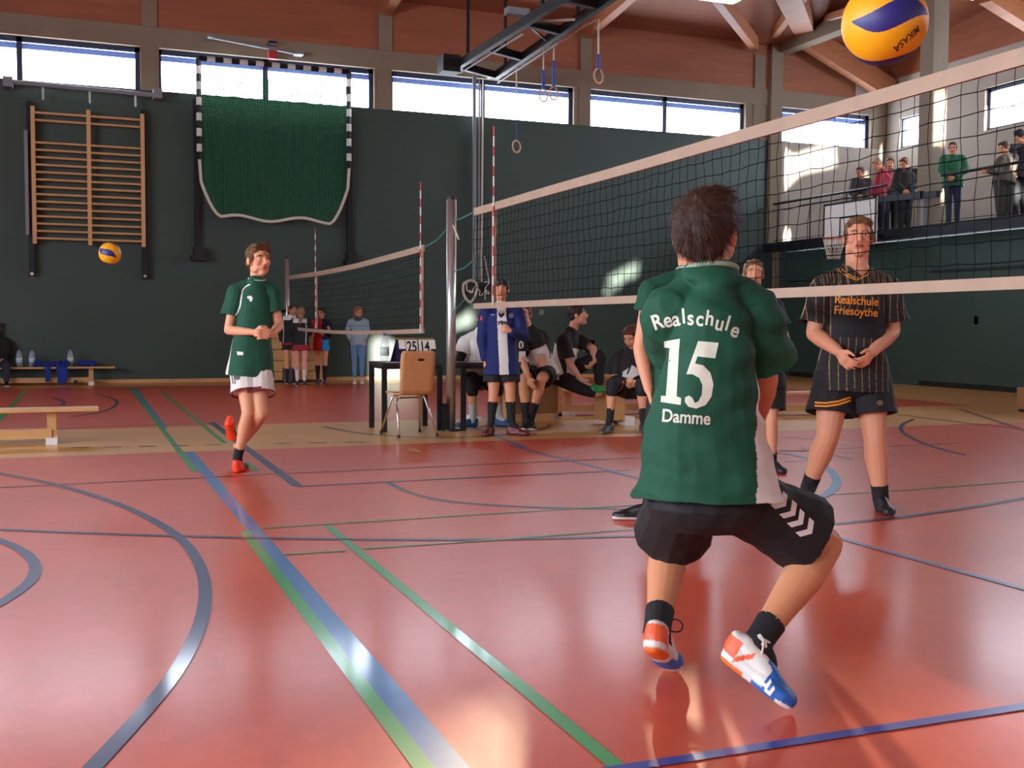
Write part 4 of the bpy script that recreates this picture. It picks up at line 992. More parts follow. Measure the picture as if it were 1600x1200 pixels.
    if bottom:
        g = G(); e = bottom.get('ease', .02); L_ = bottom.get('len', .75)
        g.loft([(pel+up*.07, pr*(.135*fk+e*.2), pf*(.10*fk+e*.2)), (pel, pr*(.152*fk+e*.6), pf*(.115*fk+e*.6)), (pel-up*.05, pr*(.155*fk+e), pf*(.12*fk+e))], 20, 2.3)
        for q in 'LR':
            Hh, K, A = W['h'+q], W['k'+q], W['a'+q]; fl = bottom.get('flare', 1.05)
            if L_ <= 1: r0 = .092*fk+e; g.limb([Hh, Hh+(K-Hh)*L_*.5, Hh+(K-Hh)*L_], [r0, r0, r0*fl], hem=True)
            else: g.limb([Hh, (Hh+K)/2, K], [.088*fk+e, .078*fk+e, .060*fk+e]); g.limb([K, (K+A)/2-pf*.008, K+(A-K)*(L_-1)], [.060*fk+e, .055*fk+e*.8, .040*fk+e*.8])
        me = voxmesh(g, max(vox*.9, .0045), 2); wrinkle(me, bottom.get('wr', .004), 12, 9)
        cf = bottom['col']; ctx['bottom'] = finish(me, bottom.get('name', 'shorts'), m_fab, root, (lambda V: cf(V, ctx)) if callable(cf) else cf)
    if feet:
        for q in 'LR':
            A, T, K = W['a'+q], W['t'+q], W['k'+q]; fd = nrm(T-A)
            sdir = nrm(T-A-np.array((0, 0, 1.))*0); ft = feet.get(q, feet)
            if ft.get('sock'):
                g = G(); hgt = ft.get('sh', .14); u_ = nrm(K-A); LL = np.linalg.norm(K-A); rr_ = lambda h_: np.interp(h_/LL, (0, .1, .35, .68, 1), (.037, .036, .043, .058, .055))*fk+.004
                g.limb([A-u_*.02, A, A+u_*hgt*.33, A+u_*hgt*.66, A+u_*hgt], [.030*fk]+[rr_(hgt*q_) for q_ in (.0, .33, .66, 1)], hem=True); g.limb([A, A+nrm(T-A)*.06], [.040*fk, .034*fk])
                me = voxmesh(g, max(vox*.8, .005), 1); finish(me, 'sock', m_fab, root, ft['sock'])
            if ft.get('pad'):
                g = G(); g.limb([K+nrm(W['h'+q]-K)*.09, K, K+nrm(A-K)*.09], [.075*fk, .072*fk, .068*fk]); me = voxmesh(g, .008, 1); finish(me, 'knee_pad', m_fab, root, ft['pad'])
            shoe(ctx, q, A, T, ft, vox, fk)
    if extra: extra(ctx)
    return ctx
def shoe(ctx, q, A, T, ft, vox, fk):
    """T = tip of the shoe sole; the heel lies behind the ankle"""
    root = ctx['root']; u0 = nrm(ctx['W']['k'+q]-A)
    fd = T-A; flat = ft.get('flat', True)
    if flat:
        f = nrm((fd[0], fd[1], 0)); u = np.array((0, 0, 1.)); zf = ctx['floor'] if abs(A[2]-.09-ctx['floor']) < .12 else A[2]-.085*ctx['s']
        heel = np.array((A[0], A[1], 0))-f*.055*ctx['s']; heel[2] = zf; tip = heel+f*.265*ctx['s']
    else:
        heel = np.array(ft['heel'], float); tip = T; f = nrm(tip-heel); u0 = u0*.25+np.array((0, 0, 1.)); u = nrm(u0-f*(u0@f))
    sd = np.cross(f, u); L = np.linalg.norm(tip-heel); k = L/.262 if flat else max(L/.28, .95)*ft.get('k', 1.04)
    P = lambda a, b, c: heel+f*a*L+sd*b*k+u*c*k
    g = G()
    g.loft([(P(.04, 0, .030), sd*.026*k, u*.028*k), (P(.2, 0, .030), sd*.035*k, u*.030*k), (P(.45, 0, .028), sd*.034*k, u*.028*k), (P(.72, 0, .028), sd*.048*k, u*.028*k), (P(.88, 0, .026), sd*.043*k, u*.026*k), (P(.96, 0, .024), sd*.030*k, u*.022*k)], 18, 2.6)
    g.loft([(P(.10, 0, .085), sd*.030*k, f*.035*k), (P(.14, 0, .05), sd*.037*k, f*.045*k), (P(.2, 0, .02), sd*.036*k, f*.05*k)], 14, 2.2)
    g.limb([P(.16, 0, .075), P(.42, 0, .062), P(.66, 0, .040), P(.85, 0, .030)], [.034*k, .033*k, .030*k, .022*k])
    me = voxmesh(g, max(min(vox, .007)*.8, .0035), 2)
    base, sole = np.array(ft.get('col', srgb(30, 30, 34))), np.array(ft.get('sole', srgb(210, 210, 210))); fn = ft.get('fn')
    def cf(V):
        r = V-heel; a, b, c = (r@f)/L, (r@sd)/k, (r@u)/k; col = np.tile(base[None].astype(float), (len(V), 1)); col[c < .020] = sole
        if fn: col = fn(a, b, c, col)
        return col
    o = finish(me, 'shoe', m_shoe, root, cf); ctx['shoe'+q] = (o, P, f, sd, u, k)
    if ft.get('lace'):
        g = G()
        for a, z in ((.34, .094), (.42, .088), (.50, .080), (.58, .070)):
            g.tube([P(a, -.022, z-.013), P(a+.01, 0, z), P(a, .022, z-.013)], .003*k, 6)
        if ft.get('loop', 1):
            g.tube(chaikin([P(.34, 0, .096), P(.32, .03, .13), P(.38, .06, .12), P(.42, .05, .09), P(.36, 0, .096), P(.30, -.03, .12), P(.36, -.05, .1), P(.37, 0, .095)], 2), .0028*k, 6)
        finish(g.mesh('l'), 'laces', m_shoe, o, ft['lace'])
# ---------------- marks laid on the cloth
def px_mark(name, me2, tree_obj, m, parent, lift=.0018, maxedge=5.):
    bm = bmesh.new(); bm.from_mesh(me2)
    for _ in range(4):
        le = [e for e in bm.edges if e.calc_length() > maxedge]
        if not le: break
        bmesh.ops.subdivide_edges(bm, edges=le, cuts=1); bmesh.ops.triangulate(bm, faces=bm.faces)
    tl = Vector(parent_loc(tree_obj)); tm = tree_obj.data
    tree = BVHTree.FromPolygons([v.co+tl for v in tm.vertices], [p.vertices[:] for p in tm.polygons]); bad = []
    for v in bm.verts:
        d = Vector(ray(v.co.x, v.co.y)).normalized(); h = tree.ray_cast(Vector(CAM), d, 60)
        if h[0] is None: bad.append(v)
        else: v.co = h[0]-d*lift
    bmesh.ops.delete(bm, geom=bad, context='VERTS'); off = Vector(parent_loc(parent))
    for v in bm.verts: v.co -= off
    if not bm.faces: bm.free(); return None
    me = bpy.data.meshes.new(name); bm.to_mesh(me); bm.free(); me.polygons.foreach_set('use_smooth', [True]*len(me.polygons)); return link(name, me, m, parent)
def px_text(txt, c, size, rot=0., xs=1., bold=.03, sp=1.):
    me = text_mesh(txt, size, (xs, 1), bold, sp); a = math.radians(rot)
    for v in me.vertices:
        x, y = v.co.x, -v.co.y; v.co = (c[0]+x*math.cos(a)-y*math.sin(a), c[1]+x*math.sin(a)+y*math.cos(a), 0)
    return me
def join2d(ms):
    bm = bmesh.new()
    for m_ in ms: bm.from_mesh(m_)
    me = bpy.data.meshes.new('j'); bm.to_mesh(me); bm.free(); return me
C = lambda *a: np.array(srgb(*a))
GREEN, WHITE, BLACK = C(5, 74, 50), C(226, 222, 214), C(24, 23, 25)
ink_cream = mat('print_cream', srgb(214, 216, 196), .7); ink_white = mat('print_white', srgb(232, 230, 224), .7); ink_gold = mat('print_gold', srgb(240, 150, 30), .7); ink_black = mat('print_black', srgb(20, 20, 24), .7)
def mixc(col, m, c): col[m] = c; return col
def tile(c, V): return np.tile(np.array(c, float)[None], (len(V), 1))
def jersey_green(V, x, side=1, panel=.6, hemc=None):
    a, b, c = x['tc'](V); col = tile(GREEN, V)
    ph = np.degrees(np.arctan2(b, np.abs(a)+1e-6)); w = np.where(a*side > 0, 12+50*np.clip(panel-c, 0, 1), 2)
    tL, rL = x['armlen'](V, 'L'); tR, rR = x['armlen'](V, 'R')
    arm = ((tL > .1) & (tL < 1.2) & (rL < .15) & (c > .45) & (np.abs(a) > x['sw']*.70)) | ((tR > .1) & (tR < 1.2) & (rR < .15) & (c > .45) & (np.abs(a) > x['sw']*.70))
    m = (ph > -w-14) & (ph < w-6) & (c < panel) & (np.abs(a) > .07)
    m &= ~arm; m &= (w > 3) | (b > .02); return mixc(col, m, WHITE)
# ================================================================ number 15, nearest player
def x15(x):
    r, t = x['root'], x['top']
    let = [('R', 1027, 504, -19), ('e', 1043, 501, -14), ('a', 1056, 499, -9), ('l', 1068, 495, -5), ('s', 1079, 497.5, -1), ('c', 1093.5, 499, 4), ('h', 1109, 498, 8), ('u', 1124.5, 506, 13), ('l', 1137, 506, 16), ('e', 1149, 516.5, 22)]
    px_mark('school_name', join2d([px_text(l, (a, b), 33, q, .86, .021) for l, a, b, q in let]), t, ink_cream, r)
    q = lambda L: [(u/2.5+950, v/2.5+260) for u, v in L]
    one = q([(219, 684), (281, 673), (277, 720), (268, 898), (286, 905), (284, 932), (206, 920), (207, 896), (226, 897), (240, 710), (219, 707)])
    five = q([(352, 682), (432, 689), (419, 750), (350, 742), (340, 770), (372, 777), (400, 806), (412, 850), (405, 898), (382, 932), (345, 946), (314, 939), (300, 920), (301, 903), (316, 895), (330, 904), (339, 924), (353, 918), (366, 892), (369, 855), (356, 826), (330, 812), (306, 812)])
    px_mark('shirt_number', poly2d([one, five]), t, ink_cream, r)
    px_mark('town_name', px_text('Damme', (1072, 652.5), 28, 4, .86, .021), t, ink_cream, r)
    sh = x['bottom']; chev = []
    for k, (cx, cy, s_) in enumerate(((1203, 768, .95), (1217, 781, 1.05), (1231, 795, 1.1), (1243, 809, 1.1), (1257, 823, 1.15))):
        a = math.radians(38); P = [(-6, -14), (6, -14), (13, 0), (6, 14), (-6, 14), (2, 0)]
        P = [(-14, 5), (-14, -4), (0, 5), (14, -4), (14, 5), (0, 14)]
        a = math.radians(-48); chev.append([(cx+s_*(u*math.cos(a)-v*math.sin(a)), cy+s_*(u*math.sin(a)+v*math.cos(a))) for u, v in P])
    px_mark('chevrons', join2d([poly2d([c_]) for c_ in chev]), sh, ink_white, r)
    px_mark('cat_logo', join2d([poly2d([[(1183, 992), (1188, 990), (1193, 997), (1199, 1000), (1204, 1003), (1203, 1006), (1198, 1004), (1199, 1011), (1196, 1013), (1194, 1005), (1188, 1000), (1184, 996)]])]), [c for c in r.children if c.name.startswith('sock')][-1], ink_white, r)
    so, P, f, sd, u, k = x['shoeR']
    px_mark('shoe_chevrons', join2d([poly2d([[(1190+d, 1062+e), (1197+d, 1069+e), (1204+d, 1060+e), (1206+d, 1066+e), (1198+d, 1077+e), (1189+d, 1069+e)]]) for d, e in ((0, 0), (5, 11))]), so, ink_white, so)
def shoe15(a, b, c, col):
    col[(a > .60) & (c > .017)] = C(36, 98, 178); col[(a > .5) & (a < .64) & (c > .045) & (np.abs(b) < .02)] = C(36, 98, 178)
    col[(a < .16) & (c > .035) & (c < .085)] = C(240, 96, 50); col[(a >= .16) & (a < .34) & (np.abs(c-.03-(a-.16)*.25) < .010)] = C(240, 96, 50)
    s = c < .017; col[s] = C(236, 232, 222); col[s & (a < .34)] = C(244, 120, 50); col[s & (a > .46) & (a < .8)] = C(40, 110, 190); return col
hL = PD(1016, 1020, 3.44); hR_ = PD(1124, 1030, 3.36)
person('young man in green shirt number 15 crouching with his back to us', 3.42,
    dict(hd=(1108, 364, -.02), nk=(1112, 432, 0), sL=(1050, 490, .02), sR=(1176, 494, .02), eL=(1058, 545, .27), eR=(1194, 592, .10), wL=(1095, 600, .48), wR=(1182, 655, .34),
         hL=(1072, 768, 0), hR=(1140, 770, 0), kL=(1047, 842, .40), kR=(1287, 850, .16), aL=(1026, 990, .10), aR=(1181, 1008, -.08), tL=(1050, 1052, .22), tR=(1234, 1112, -.17), ch=(1108, 560, -.02), ws=(1100, 670, .0)),
    (152, 24, -8), hair=dict(col=srgb(58, 38, 28), vol=1.12, strands=5000), vox=.0055, skin=srgb(212, 144, 104), fat=1.07,
    top=dict(col=jersey_green, sleeve=.78, ease=.034, hem=.018, hemw=.012, wr=.008, wf=15, collar=tuple(C(150, 174, 150)), flare=1.12, anis=np.array((.8, .8, 1.6))),
    bottom=dict(col=tuple(BLACK), len=.78, ease=.012, flare=1.16, wr=.006), feet=dict(L=dict(sock=tuple(C(24, 24, 27)), sh=.10, col=tuple(WHITE), fn=shoe15, flat=False, heel=hL, k=1.15, lace=tuple(C(30, 34, 60))),
    R=dict(sock=tuple(C(24, 24, 27)), sh=.10, col=tuple(WHITE), fn=shoe15, flat=False, heel=hR_, k=1.15, lace=tuple(C(230, 214, 190)))), hands=dict(L=dict(to=(1110, 600, .55)), R=dict(to=(1140, 620, .5))), extra=x15)
# teammate behind
person('player in a green shirt half hidden behind number 15', 6.45,
    dict(hd=(1075, 378), nk=(1076, 428), sL=(1018, 456), sR=(1110, 455), eL=(1000, 545, .02), eR=(1130, 530, .1), wL=(1014, 610, -.05), wR=(1110, 580, .3), hL=(1040, 625), hR=(1085, 625),
         kL=(1032, 715, -.02), kR=(1085, 710, .1), aL=(1012, 797, 0), aR=(1075, 775, .4), tL=(975, 812), tR=(1085, 800, .3)), (160, 12), hair=dict(col=srgb(70, 48, 34)), vox=.008, fat=.98,
    top=dict(col=jersey_green, sleeve=.36, ease=.02, hem=.1, collar=tuple(C(170, 190, 170))), bottom=dict(col=tuple(BLACK), len=.85, ease=.02),
    feet=dict(sock=tuple(BLACK), sh=.1, col=tuple(C(26, 26, 30)), sole=tuple(C(224, 222, 216)), lace=tuple(C(60, 60, 60)), loop=0))
# ================================================================ left player
def xleft(x):
    r, t = x['root'], x['top']
    px_mark('shirt_badge', poly2d([[(386.5, 463), (392, 462), (395, 465), (394, 470), (391, 472), (389, 467), (386, 466)]]), t, ink_white, r)
    px_mark('hem_patch', poly2d([[(370, 549), (380, 550), (380, 555), (371, 555)]]), t, ink_white, r)
    px_mark('sleeve_piping', poly2d([[(390, 443.5), (383, 447), (378, 453), (376, 465), (374, 478), (370, 488), (364, 497), (365.5, 498), (372, 489), (376, 479), (378, 465), (380, 454), (385, 448), (391, 445)]]), t, ink_white, r)
    b = x['bottom']
    px_mark('side_stripes', join2d([poly2d([[(354+d, 566), (356+d, 566), (362+d, 600), (360+d, 600)]]) for d in (0, 3.4, 6.8)]), b, mat('print_grey', srgb(90, 84, 84), .7), r)
    px_mark('shorts_badge', poly2d([[(371+5*math.cos(a), 588.5+5.5*math.sin(a)) for a in np.linspace(0, 2*math.pi, 14)[:-1]]]), b, MATS['print_grey'], r)
def jl(V, x):
    col = jersey_green(V, x, panel=.30); return col
neon = C(250, 70, 30)
def shoen(a, b, c, col): col[(a > .45) & (c > .022) & (c < .06)] = C(50, 30, 34); col[(a > .3) & (c > .06)] = neon; return col
def shorts_white(V, x):
    col = tile(WHITE, V); W = x['W']
    for q in 'LR':
        d = nrm(W['k'+q]-W['h'+q]); t = (V-W['h'+q])@d/np.linalg.norm(W['k'+q]-W['h'+q]); rr = np.linalg.norm((V-W['h'+q])-((V-W['h'+q])@d)[:, None]*d, axis=1)
        col[(t > .585) & (rr < .16)] = C(110, 34, 42)
    return col
Dl = 8.45
person('young man in green shirt and white shorts walking in at the left, hands clasped', Dl,
    dict(hd=(404, 408), nk=(401, 441), sR=(370, 457, -.02), sL=(425, 457, .04), eR=(357, 516, -.03), eL=(436, 510, .02), wR=(397, 519, -.24), wL=(424, 521, -.22), hR=(380, 568, 0), hL=(404, 568, .03),
         kR=(388, 645, -.12), kL=(408, 648, -.10), aR=(371, 716, -.02), aL=(372, 700, .30), tR=(378, 735), tL=(362, 690, .46), ch=(399, 490, 0), ws=(394, 535)),
    (30, 2), hair=dict(col=srgb(104, 72, 46), style='side', strands=1500), vox=.0065, fat=.84,
    top=dict(col=jl, sleeve=.62, ease=.026, hem=.10, hemw=.012, wr=.006, collar=tuple(C(170, 190, 160)), flare=1.08), bottom=dict(col=shorts_white, len=.62, ease=.026, flare=1.12),
    feet=dict(R=dict(sock=tuple(BLACK), sh=.09, col=tuple(neon), sole=tuple(neon), fn=shoen, lace=tuple(neon), loop=0), L=dict(col=tuple(neon), sole=tuple(neon), fn=shoen, flat=False, heel=PD(354, 664, Dl+.30))),
    hands=dict(R=dict(to=(418, 522, -.34), pn=M[0]*1+np.array((0, 0, -.2)), curl=.55, side=1), L=dict(to=(408, 523, -.33), pn=-M[0], curl=.55, side=-1)), extra=xleft)
# ================================================================ player in black and gold
def jb(V, x):
    a, b, c = x['tc'](V); col = tile(C(30, 28, 32), V)
    w = np.abs(((a+.006)/.046) % 1-.5); st = (w > .455)
    col[st] = C(150, 122, 70)
    m = (c > .36) & (c < .60) & (np.abs(a) < .155) & (b > 0); col[m] = C(18, 17, 20)
    y = (c > .86); col[y & (np.abs(((a+.2)/.04) % 1-.5) > .43)] = C(130, 110, 66)
    return col
def xb(x):
    r, t = x['root'], x['top']
    px_mark('school_name', join2d([px_text('Realschule', (1338.5, 470), 18.5, 4, .88, .012), px_text('Friesoythe', (1337.5, 487), 18.5, 4, .88, .012)]), t, ink_gold, r, .004)
    def strip(P, w): return poly2d([[(a, b-w/2) for a, b in P]+[(a, b+w/2) for a, b in P[::-1]]])
    px_mark('collar_stripes', join2d([strip([(1312+d, 416+e), (1320+d, 424+e), (1338, 434+e)], 1.5) for d, e in ((0, 1), (-3, 4))]+[strip([(1338, 434+e), (1353-d, 425+e), (1360-d, 416+e)], 1.5) for d, e in ((0, 1), (-3, 4))]), t, ink_gold, r)
    b = x['bottom']
    px_mark('gold_hem_stripes', join2d([poly2d([[(1273, y0), (1290, y0+1), (1310, y0-2), (1329, y0-8), (1330, y0-5.6), (1311, y0+.8), (1290, y0+3.6), (1273, y0+2.8)]]) for y0 in (627.5, 632.5)]), b, ink_gold, r)
    px_mark('shorts_logo', poly2d([[(1375+5*math.cos(a), 629.5+4.5*math.sin(a)) for a in np.linspace(0, 2*math.pi, 12)[:-1]]]), b, mat('print_bronze', srgb(110, 92, 60), .6), r)
blackshoe = dict(sock=tuple(C(26, 24, 27)), sh=.09, col=tuple(C(30, 28, 32)), sole=tuple(C(54, 50, 52)), lace=tuple(C(70, 64, 60)), loop=0)
person('tall fair-haired young man in black shirt with gold lettering facing us behind the net', 6.85,
    dict(hd=(1341, 373, 0), nk=(1338, 423, .02), sR=(1288, 452, .02), sL=(1385, 452, .02), eR=(1272, 521, .02), eL=(1394, 517, .02), wR=(1310, 549, -.20), wL=(1363, 550, -.20), hR=(1305, 590, .02), hL=(1357, 590, .02),
         kR=(1293, 683, -.04), kL=(1367, 685, -.04), aR=(1263, 762, .10), aL=(1376, 779, 0), tR=(1257, 774, -.1), tL=(1379, 800), ch=(1336, 480, 0), ws=(1334, 540, -.02)),
    (6, 4, 2), hair=dict(col=srgb(128, 92, 62), style='short', vol=.97, strands=1500), vox=.006, skin=srgb(224, 158, 122), fat=1.16, s=1.03,
    top=dict(vneck=.935, col=jb, sleeve=.80, ease=.022, hem=.09, hemw=.004, wr=.0055, flare=1.18), bottom=dict(col=tuple(BLACK), len=.62, ease=.022, flare=1.14),
    feet=blackshoe, hands=dict(R=dict(to=(1323, 568, -.27), pn=(-M[2]*-.6+M[0]), curl=.5, side=1), L=dict(to=(1350, 569, -.27), pn=(-M[2]*-.6-M[0]), curl=.5, side=-1)), extra=xb)
# boy behind number 15's right shoulder
person('boy in black shirt peeking over the shoulder of number 15', 8.7,
    dict(hd=(1177, 430), nk=(1178, 456), sR=(1148, 477), sL=(1208, 477), eR=(1140, 530), eL=(1228, 530, .0), wR=(1160, 570, -.2), wL=(1206, 578, -.15), hR=(1178, 590), hL=(1208, 590),
         kR=(1175, 660, 0), kL=(1206, 658, -.04), aR=(1172, 722, .2), aL=(1207, 722, 0), tR=(1168, 735, .2), tL=(1214, 738)), (8, 6), hair=dict(col=srgb(120, 92, 66), vol=.98), vox=.008, fat=.86, s=.93,
    top=dict(col=tuple(C(30, 28, 34)), sleeve=.65, ease=.03, hem=.1), bottom=dict(col=tuple(BLACK), len=.75, ease=.025), feet=blackshoe)
# ================================================================ referee boy in the blue jacket
def jref(V, x):
    a, b, c = x['tc'](V); col = tile(C(13, 30, 94), V); r = x
    m = (b > .0) & (np.abs(a+.022-.02*c) < .048+.02*(1-c)*0) & (c > -.3) & (c < 1.1)
    tL, rL = x['armlen'](V, 'L'); tR, rR = x['armlen'](V, 'R')
    col[m] = WHITE; return col
def xref(x):
    r, t = x['root'], x['top']
    px_mark('shirt_print', join2d([poly2d([[(779, 488), (783, 491), (787, 488), (788, 492), (783, 497), (779, 493)]]), px_text('rim', (785, 504), 11, 0, .9, .04)]), t, ink_black, r, .003)
    px_mark('jacket_badges', join2d([poly2d([[(799+4*math.cos(a), 493+4.5*math.sin(a)) for a in np.linspace(0, 2*math.pi, 12)[:-1]]]), poly2d([[(767, 491), (773, 491), (773, 492.5), (767, 492.5)]])]), t, mat('print_paleblue', srgb(130, 150, 200), .7), r, .003)
    px_mark('sleeve_badge', poly2d([[(747.5, 495), (753, 494), (754, 500), (748, 501)]]), t, mat('print_red', srgb(190, 70, 60), .7), r, .003)
maroon = dict(sock=tuple(BLACK), sh=.23, col=tuple(C(104, 32, 36)), sole=tuple(C(84, 30, 34)), lace=tuple(C(90, 30, 30)), loop=0)
def jrb(V, x):
    a, b, c = x['tc'](V); col = tile(BLACK, V); return col
person('boy in blue track jacket and black shorts standing in front of the tables', 11.42,
    dict(hd=(783, 453), nk=(783, 478), sR=(760, 489), sL=(809, 489), eR=(754, 530, .0), eL=(817, 524, -.04), wR=(758, 563, -.02), wL=(799, 517, -.20), hR=(773, 568), hL=(795, 568),
         kR=(771, 616, -.02), kL=(797, 616, -.02), aR=(767, 661, 0), aL=(800, 661, 0), tR=(762, 681), tL=(818, 677, -.05)), (-4, 2), hair=dict(col=srgb(46, 34, 30), fringe=True), vox=.008, fat=.92, s=.95,
    top=dict(col=jref, sleeve=1.88, ease=.024, hem=.12, hemw=.02, name='track_jacket', collar=tuple(C(20, 40, 110))), bottom=dict(col=jrb, len=.62, ease=.03), feet=maroon,
    hands=dict(R=dict(to=(757, 580, -.02)), L=dict(to=(786, 514, -.24), curl=1.0)), extra=xref)
# ================================================================ seated players
def jbw(num, pos, size, upper=.52, slant=.0):
    def f(V, x):
        a, b, c = x['tc'](V); col = tile(WHITE, V); tL, rL = x['armlen'](V, 'L'); tR, rR = x['armlen'](V, 'R')
        col[(c > upper+slant*np.abs(a)/.15)] = BLACK; s_ = x['sw']
        col[((rL < .105) & (tL > -.05) & (a < -s_*.72)) | ((rR < .105) & (tR > -.05) & (a > s_*.72))] = BLACK; return col
    def e(x):
        if num: px_mark('shirt_number', px_text(num, pos, size, 0, .9, .035), x['top'], ink_black, x['root'], .003)
    return f, e
whiteshoe = dict(sock=tuple(BLACK), sh=.2, col=tuple(C(26, 26, 28)), sole=tuple(C(222, 220, 214)))
f8, e8 = jbw('0', (824, 540), 20, .62)
person('dark-shirted player in black and white leaning forward on the box beside the referee boy', 12.35,
    dict(hd=(818, 492, -.12), nk=(827, 515, -.05), sR=(813, 527, -.05), sL=(848, 527, .06), eR=(815, 560, -.2), eL=(846, 566, -.08), wR=(826, 590, -.32), wL=(842, 603, -.22), hR=(838, 583, .08), hL=(856, 583, .10),
         kR=(818, 592, -.30), kL=(846, 592, -.30), aR=(822, 655, -.25), aL=(829, 655, -.22), tR=(826, 668, -.3), tL=(816, 668, -.4)), (-12, 0), hair=dict(col=srgb(108, 60, 44)), vox=.009,
    top=dict(col=f8, sleeve=.8, ease=.024, hem=.04), bottom=dict(col=tuple(BLACK), len=.8, ease=.02), feet=whiteshoe, extra=e8)
# boy in profile
f9, e9 = jbw('21', (899, 540), 13, .66)
person('player in black and white shirt and long black trousers sitting in profile, looking right', 12.75,
    dict(hd=(903, 493, 0), nk=(892, 518, .02), sR=(880, 532, -.12), sL=(903, 530, .12), eR=(890, 568, -.14), eL=(927, 545, .0), wR=(907, 592, -.20), wL=(929, 565, -.05), hR=(873, 588, -.06), hL=(877, 586, .10),
         kR=(900, 604, -.20), kL=(938, 556, .0), aR=(930, 616, -.25), aL=(936, 604, .02), tR=(946, 613, -.25), tL=(950, 612, -.02)), (82, 10), hair=dict(col=srgb(50, 34, 28), vol=1.05), vox=.009, skin=srgb(216, 158, 130),
    top=dict(col=f9, sleeve=.8, ease=.026, hem=.06), bottom=dict(col=tuple(C(22, 22, 25)), len=1.9, ease=.012, name='trousers'), feet=dict(col=tuple(C(30, 150, 60)), sole=tuple(C(30, 150, 60)), flat=False, heel=None) if False else dict(L=dict(col=tuple(C(34, 150, 60)), sole=tuple(C(34, 150, 60)), flat=False, heel=PD(928, 612, 12.78)), R=dict(col=tuple(C(34, 150, 60)), sole=tuple(C(34, 150, 60)), flat=False, heel=PD(926, 616, 12.5))),
    hands=dict(R=dict(to=(916, 602, -.22)), L=dict(to=(922, 575, -.1), curl=.6)), extra=e9)
f10, e10 = jbw('7', (982, 579), 17, .62, -.25)
person('player with number 7 sitting on the small box with black knee pads', 12.1,
    dict(hd=(987, 527, -.06), nk=(985, 548, 0), sR=(965, 560, 0), sL=(1006, 560, 0), eR=(962, 592, .0), eL=(1010, 592, .0), wR=(976, 597, -.22), wL=(995, 598, -.22), hR=(976, 606, .02), hL=(998, 606, .02),
         kR=(957, 600, -.34), kL=(1003, 600, -.34), aR=(953, 655, -.36), aL=(1005, 655, -.36), tR=(949, 668, -.4), tL=(1007, 668, -.4)), (-30, -30), hair=dict(col=srgb(90, 56, 42)), vox=.009, fat=.95,
    top=dict(col=f10, sleeve=.8, ease=.022, hem=.02), bottom=dict(col=tuple(BLACK), len=.7, ease=.02), feet=dict(sock=tuple(BLACK), sh=.12, col=tuple(C(70, 70, 74)), sole=tuple(C(120, 100, 90)), pad=tuple(BLACK)),
    hands=dict(R=dict(to=(986, 600, -.28)), L=dict(to=(988, 602, -.28))), extra=e10)
# scorer in the white tee
def jw(V, x): return tile(WHITE, V)
person('scorer in white shirt with black elbow sleeve sitting at the second table', 12.45,
    dict(hd=(757, 498, .10), nk=(752, 518, .10), sR=(727, 535, .1), sL=(770, 535, .12), eR=(717, 570, .0), eL=(775, 568, .05), wR=(735, 570, -.10), wL=(755, 572, -.15), hR=(735, 592, .22), hL=(758, 592, .22),
         kR=(738, 600, -.14), kL=(776, 600, -.12), aR=(739, 652, -.10), aL=(780, 652, -.05), tR=(736, 668, -.1), tL=(800, 664, -.1)), (10, -25), hair=dict(col=srgb(110, 72, 48)), vox=.009, s=.96,
    top=dict(col=jw, sleeve=.55, ease=.028, hem=.06), bottom=dict(col=tuple(C(40, 32, 34)), len=.7, ease=.02), feet=dict(sock=tuple(C(200, 196, 196)), sh=.16, col=tuple(C(28, 86, 130)), sole=tuple(C(30, 70, 110)), pad=tuple(BLACK)),
    hands=dict(R=dict(to=(745, 571, -.18))), extra=lambda x: finish(voxmesh(G().limb([x['W']['sR']*.45+x['W']['eR']*.55, x['W']['eR'], x['W']['eR']*.55+x['W']['wR']*.45], [.054, .052, .046]), .009, 1), 'elbow_sleeve', m_fab, x['root'], BLACK))
tag(bench('gym_stool', 'low wooden seat under the scorer, behind the second table', 4.3, 5.0, 12.35, .44, .3, None), None, 'stool')
# ================================================================ spectators at the wall
def stand(x, yh, yf, D, w=.20, turn=1):
    """joints of a simply standing figure: head pixel yh (ear), sole pixel yf; turn=-1 when seen from behind"""
    pm = F_PX/D; Hh = (yf-yh)/pm/.925; k = Hh/1.70; u = pm*k; sx = -1 if turn > 0 else 1
    q = lambda dx, z, dd=0: (x+sx*dx*u, yf-z*u, dd)
    return dict(hd=q(0, 1.57), nk=q(0, 1.41, .02), sR=q(.17, 1.36), sL=q(-.17, 1.36), eR=q(.21, 1.09), eL=q(-.21, 1.09), wR=q(.2, .86, -.06), wL=q(-.2, .86, -.06), hR=q(.09, .90), hL=q(-.09, .90),
                kR=q(.085, .48, -.02), kL=q(-.085, .48, -.02), aR=q(.08, .085), aL=q(-.08, .085), tR=q(.09, 0, -.2), tL=q(-.09, 0, -.2)), k
def upd(J, **k): J = dict(J); J.update(k); return J
def girl_jacket(V, x):
    a, b, c = x['tc'](V); col = tile(BLACK, V); col[(c > .86) & (np.abs(a) < .13)] = WHITE; col[np.abs(a-x['sw']*.8) < .006] = WHITE; col[c < -.12] = C(150, 30, 40); return col
Dg = 20.6
J, k = stand(454, 484, 597, 21.0); person('girl in black and white top at the wall, partly behind the girl with a ponytail', 21.0, upd(J, hd=(458, 485)), (30, 0), hair=dict(col=srgb(84, 54, 40), style='tail'), vox=.012, s=k, fat=.9,
    top=dict(col=girl_jacket, sleeve=1.8, ease=.02, hem=.1), bottom=dict(col=tuple(BLACK), len=.5, ease=.015), feet=dict(sock=tuple(BLACK), sh=.2, col=tuple(C(40, 40, 44))), group=None)
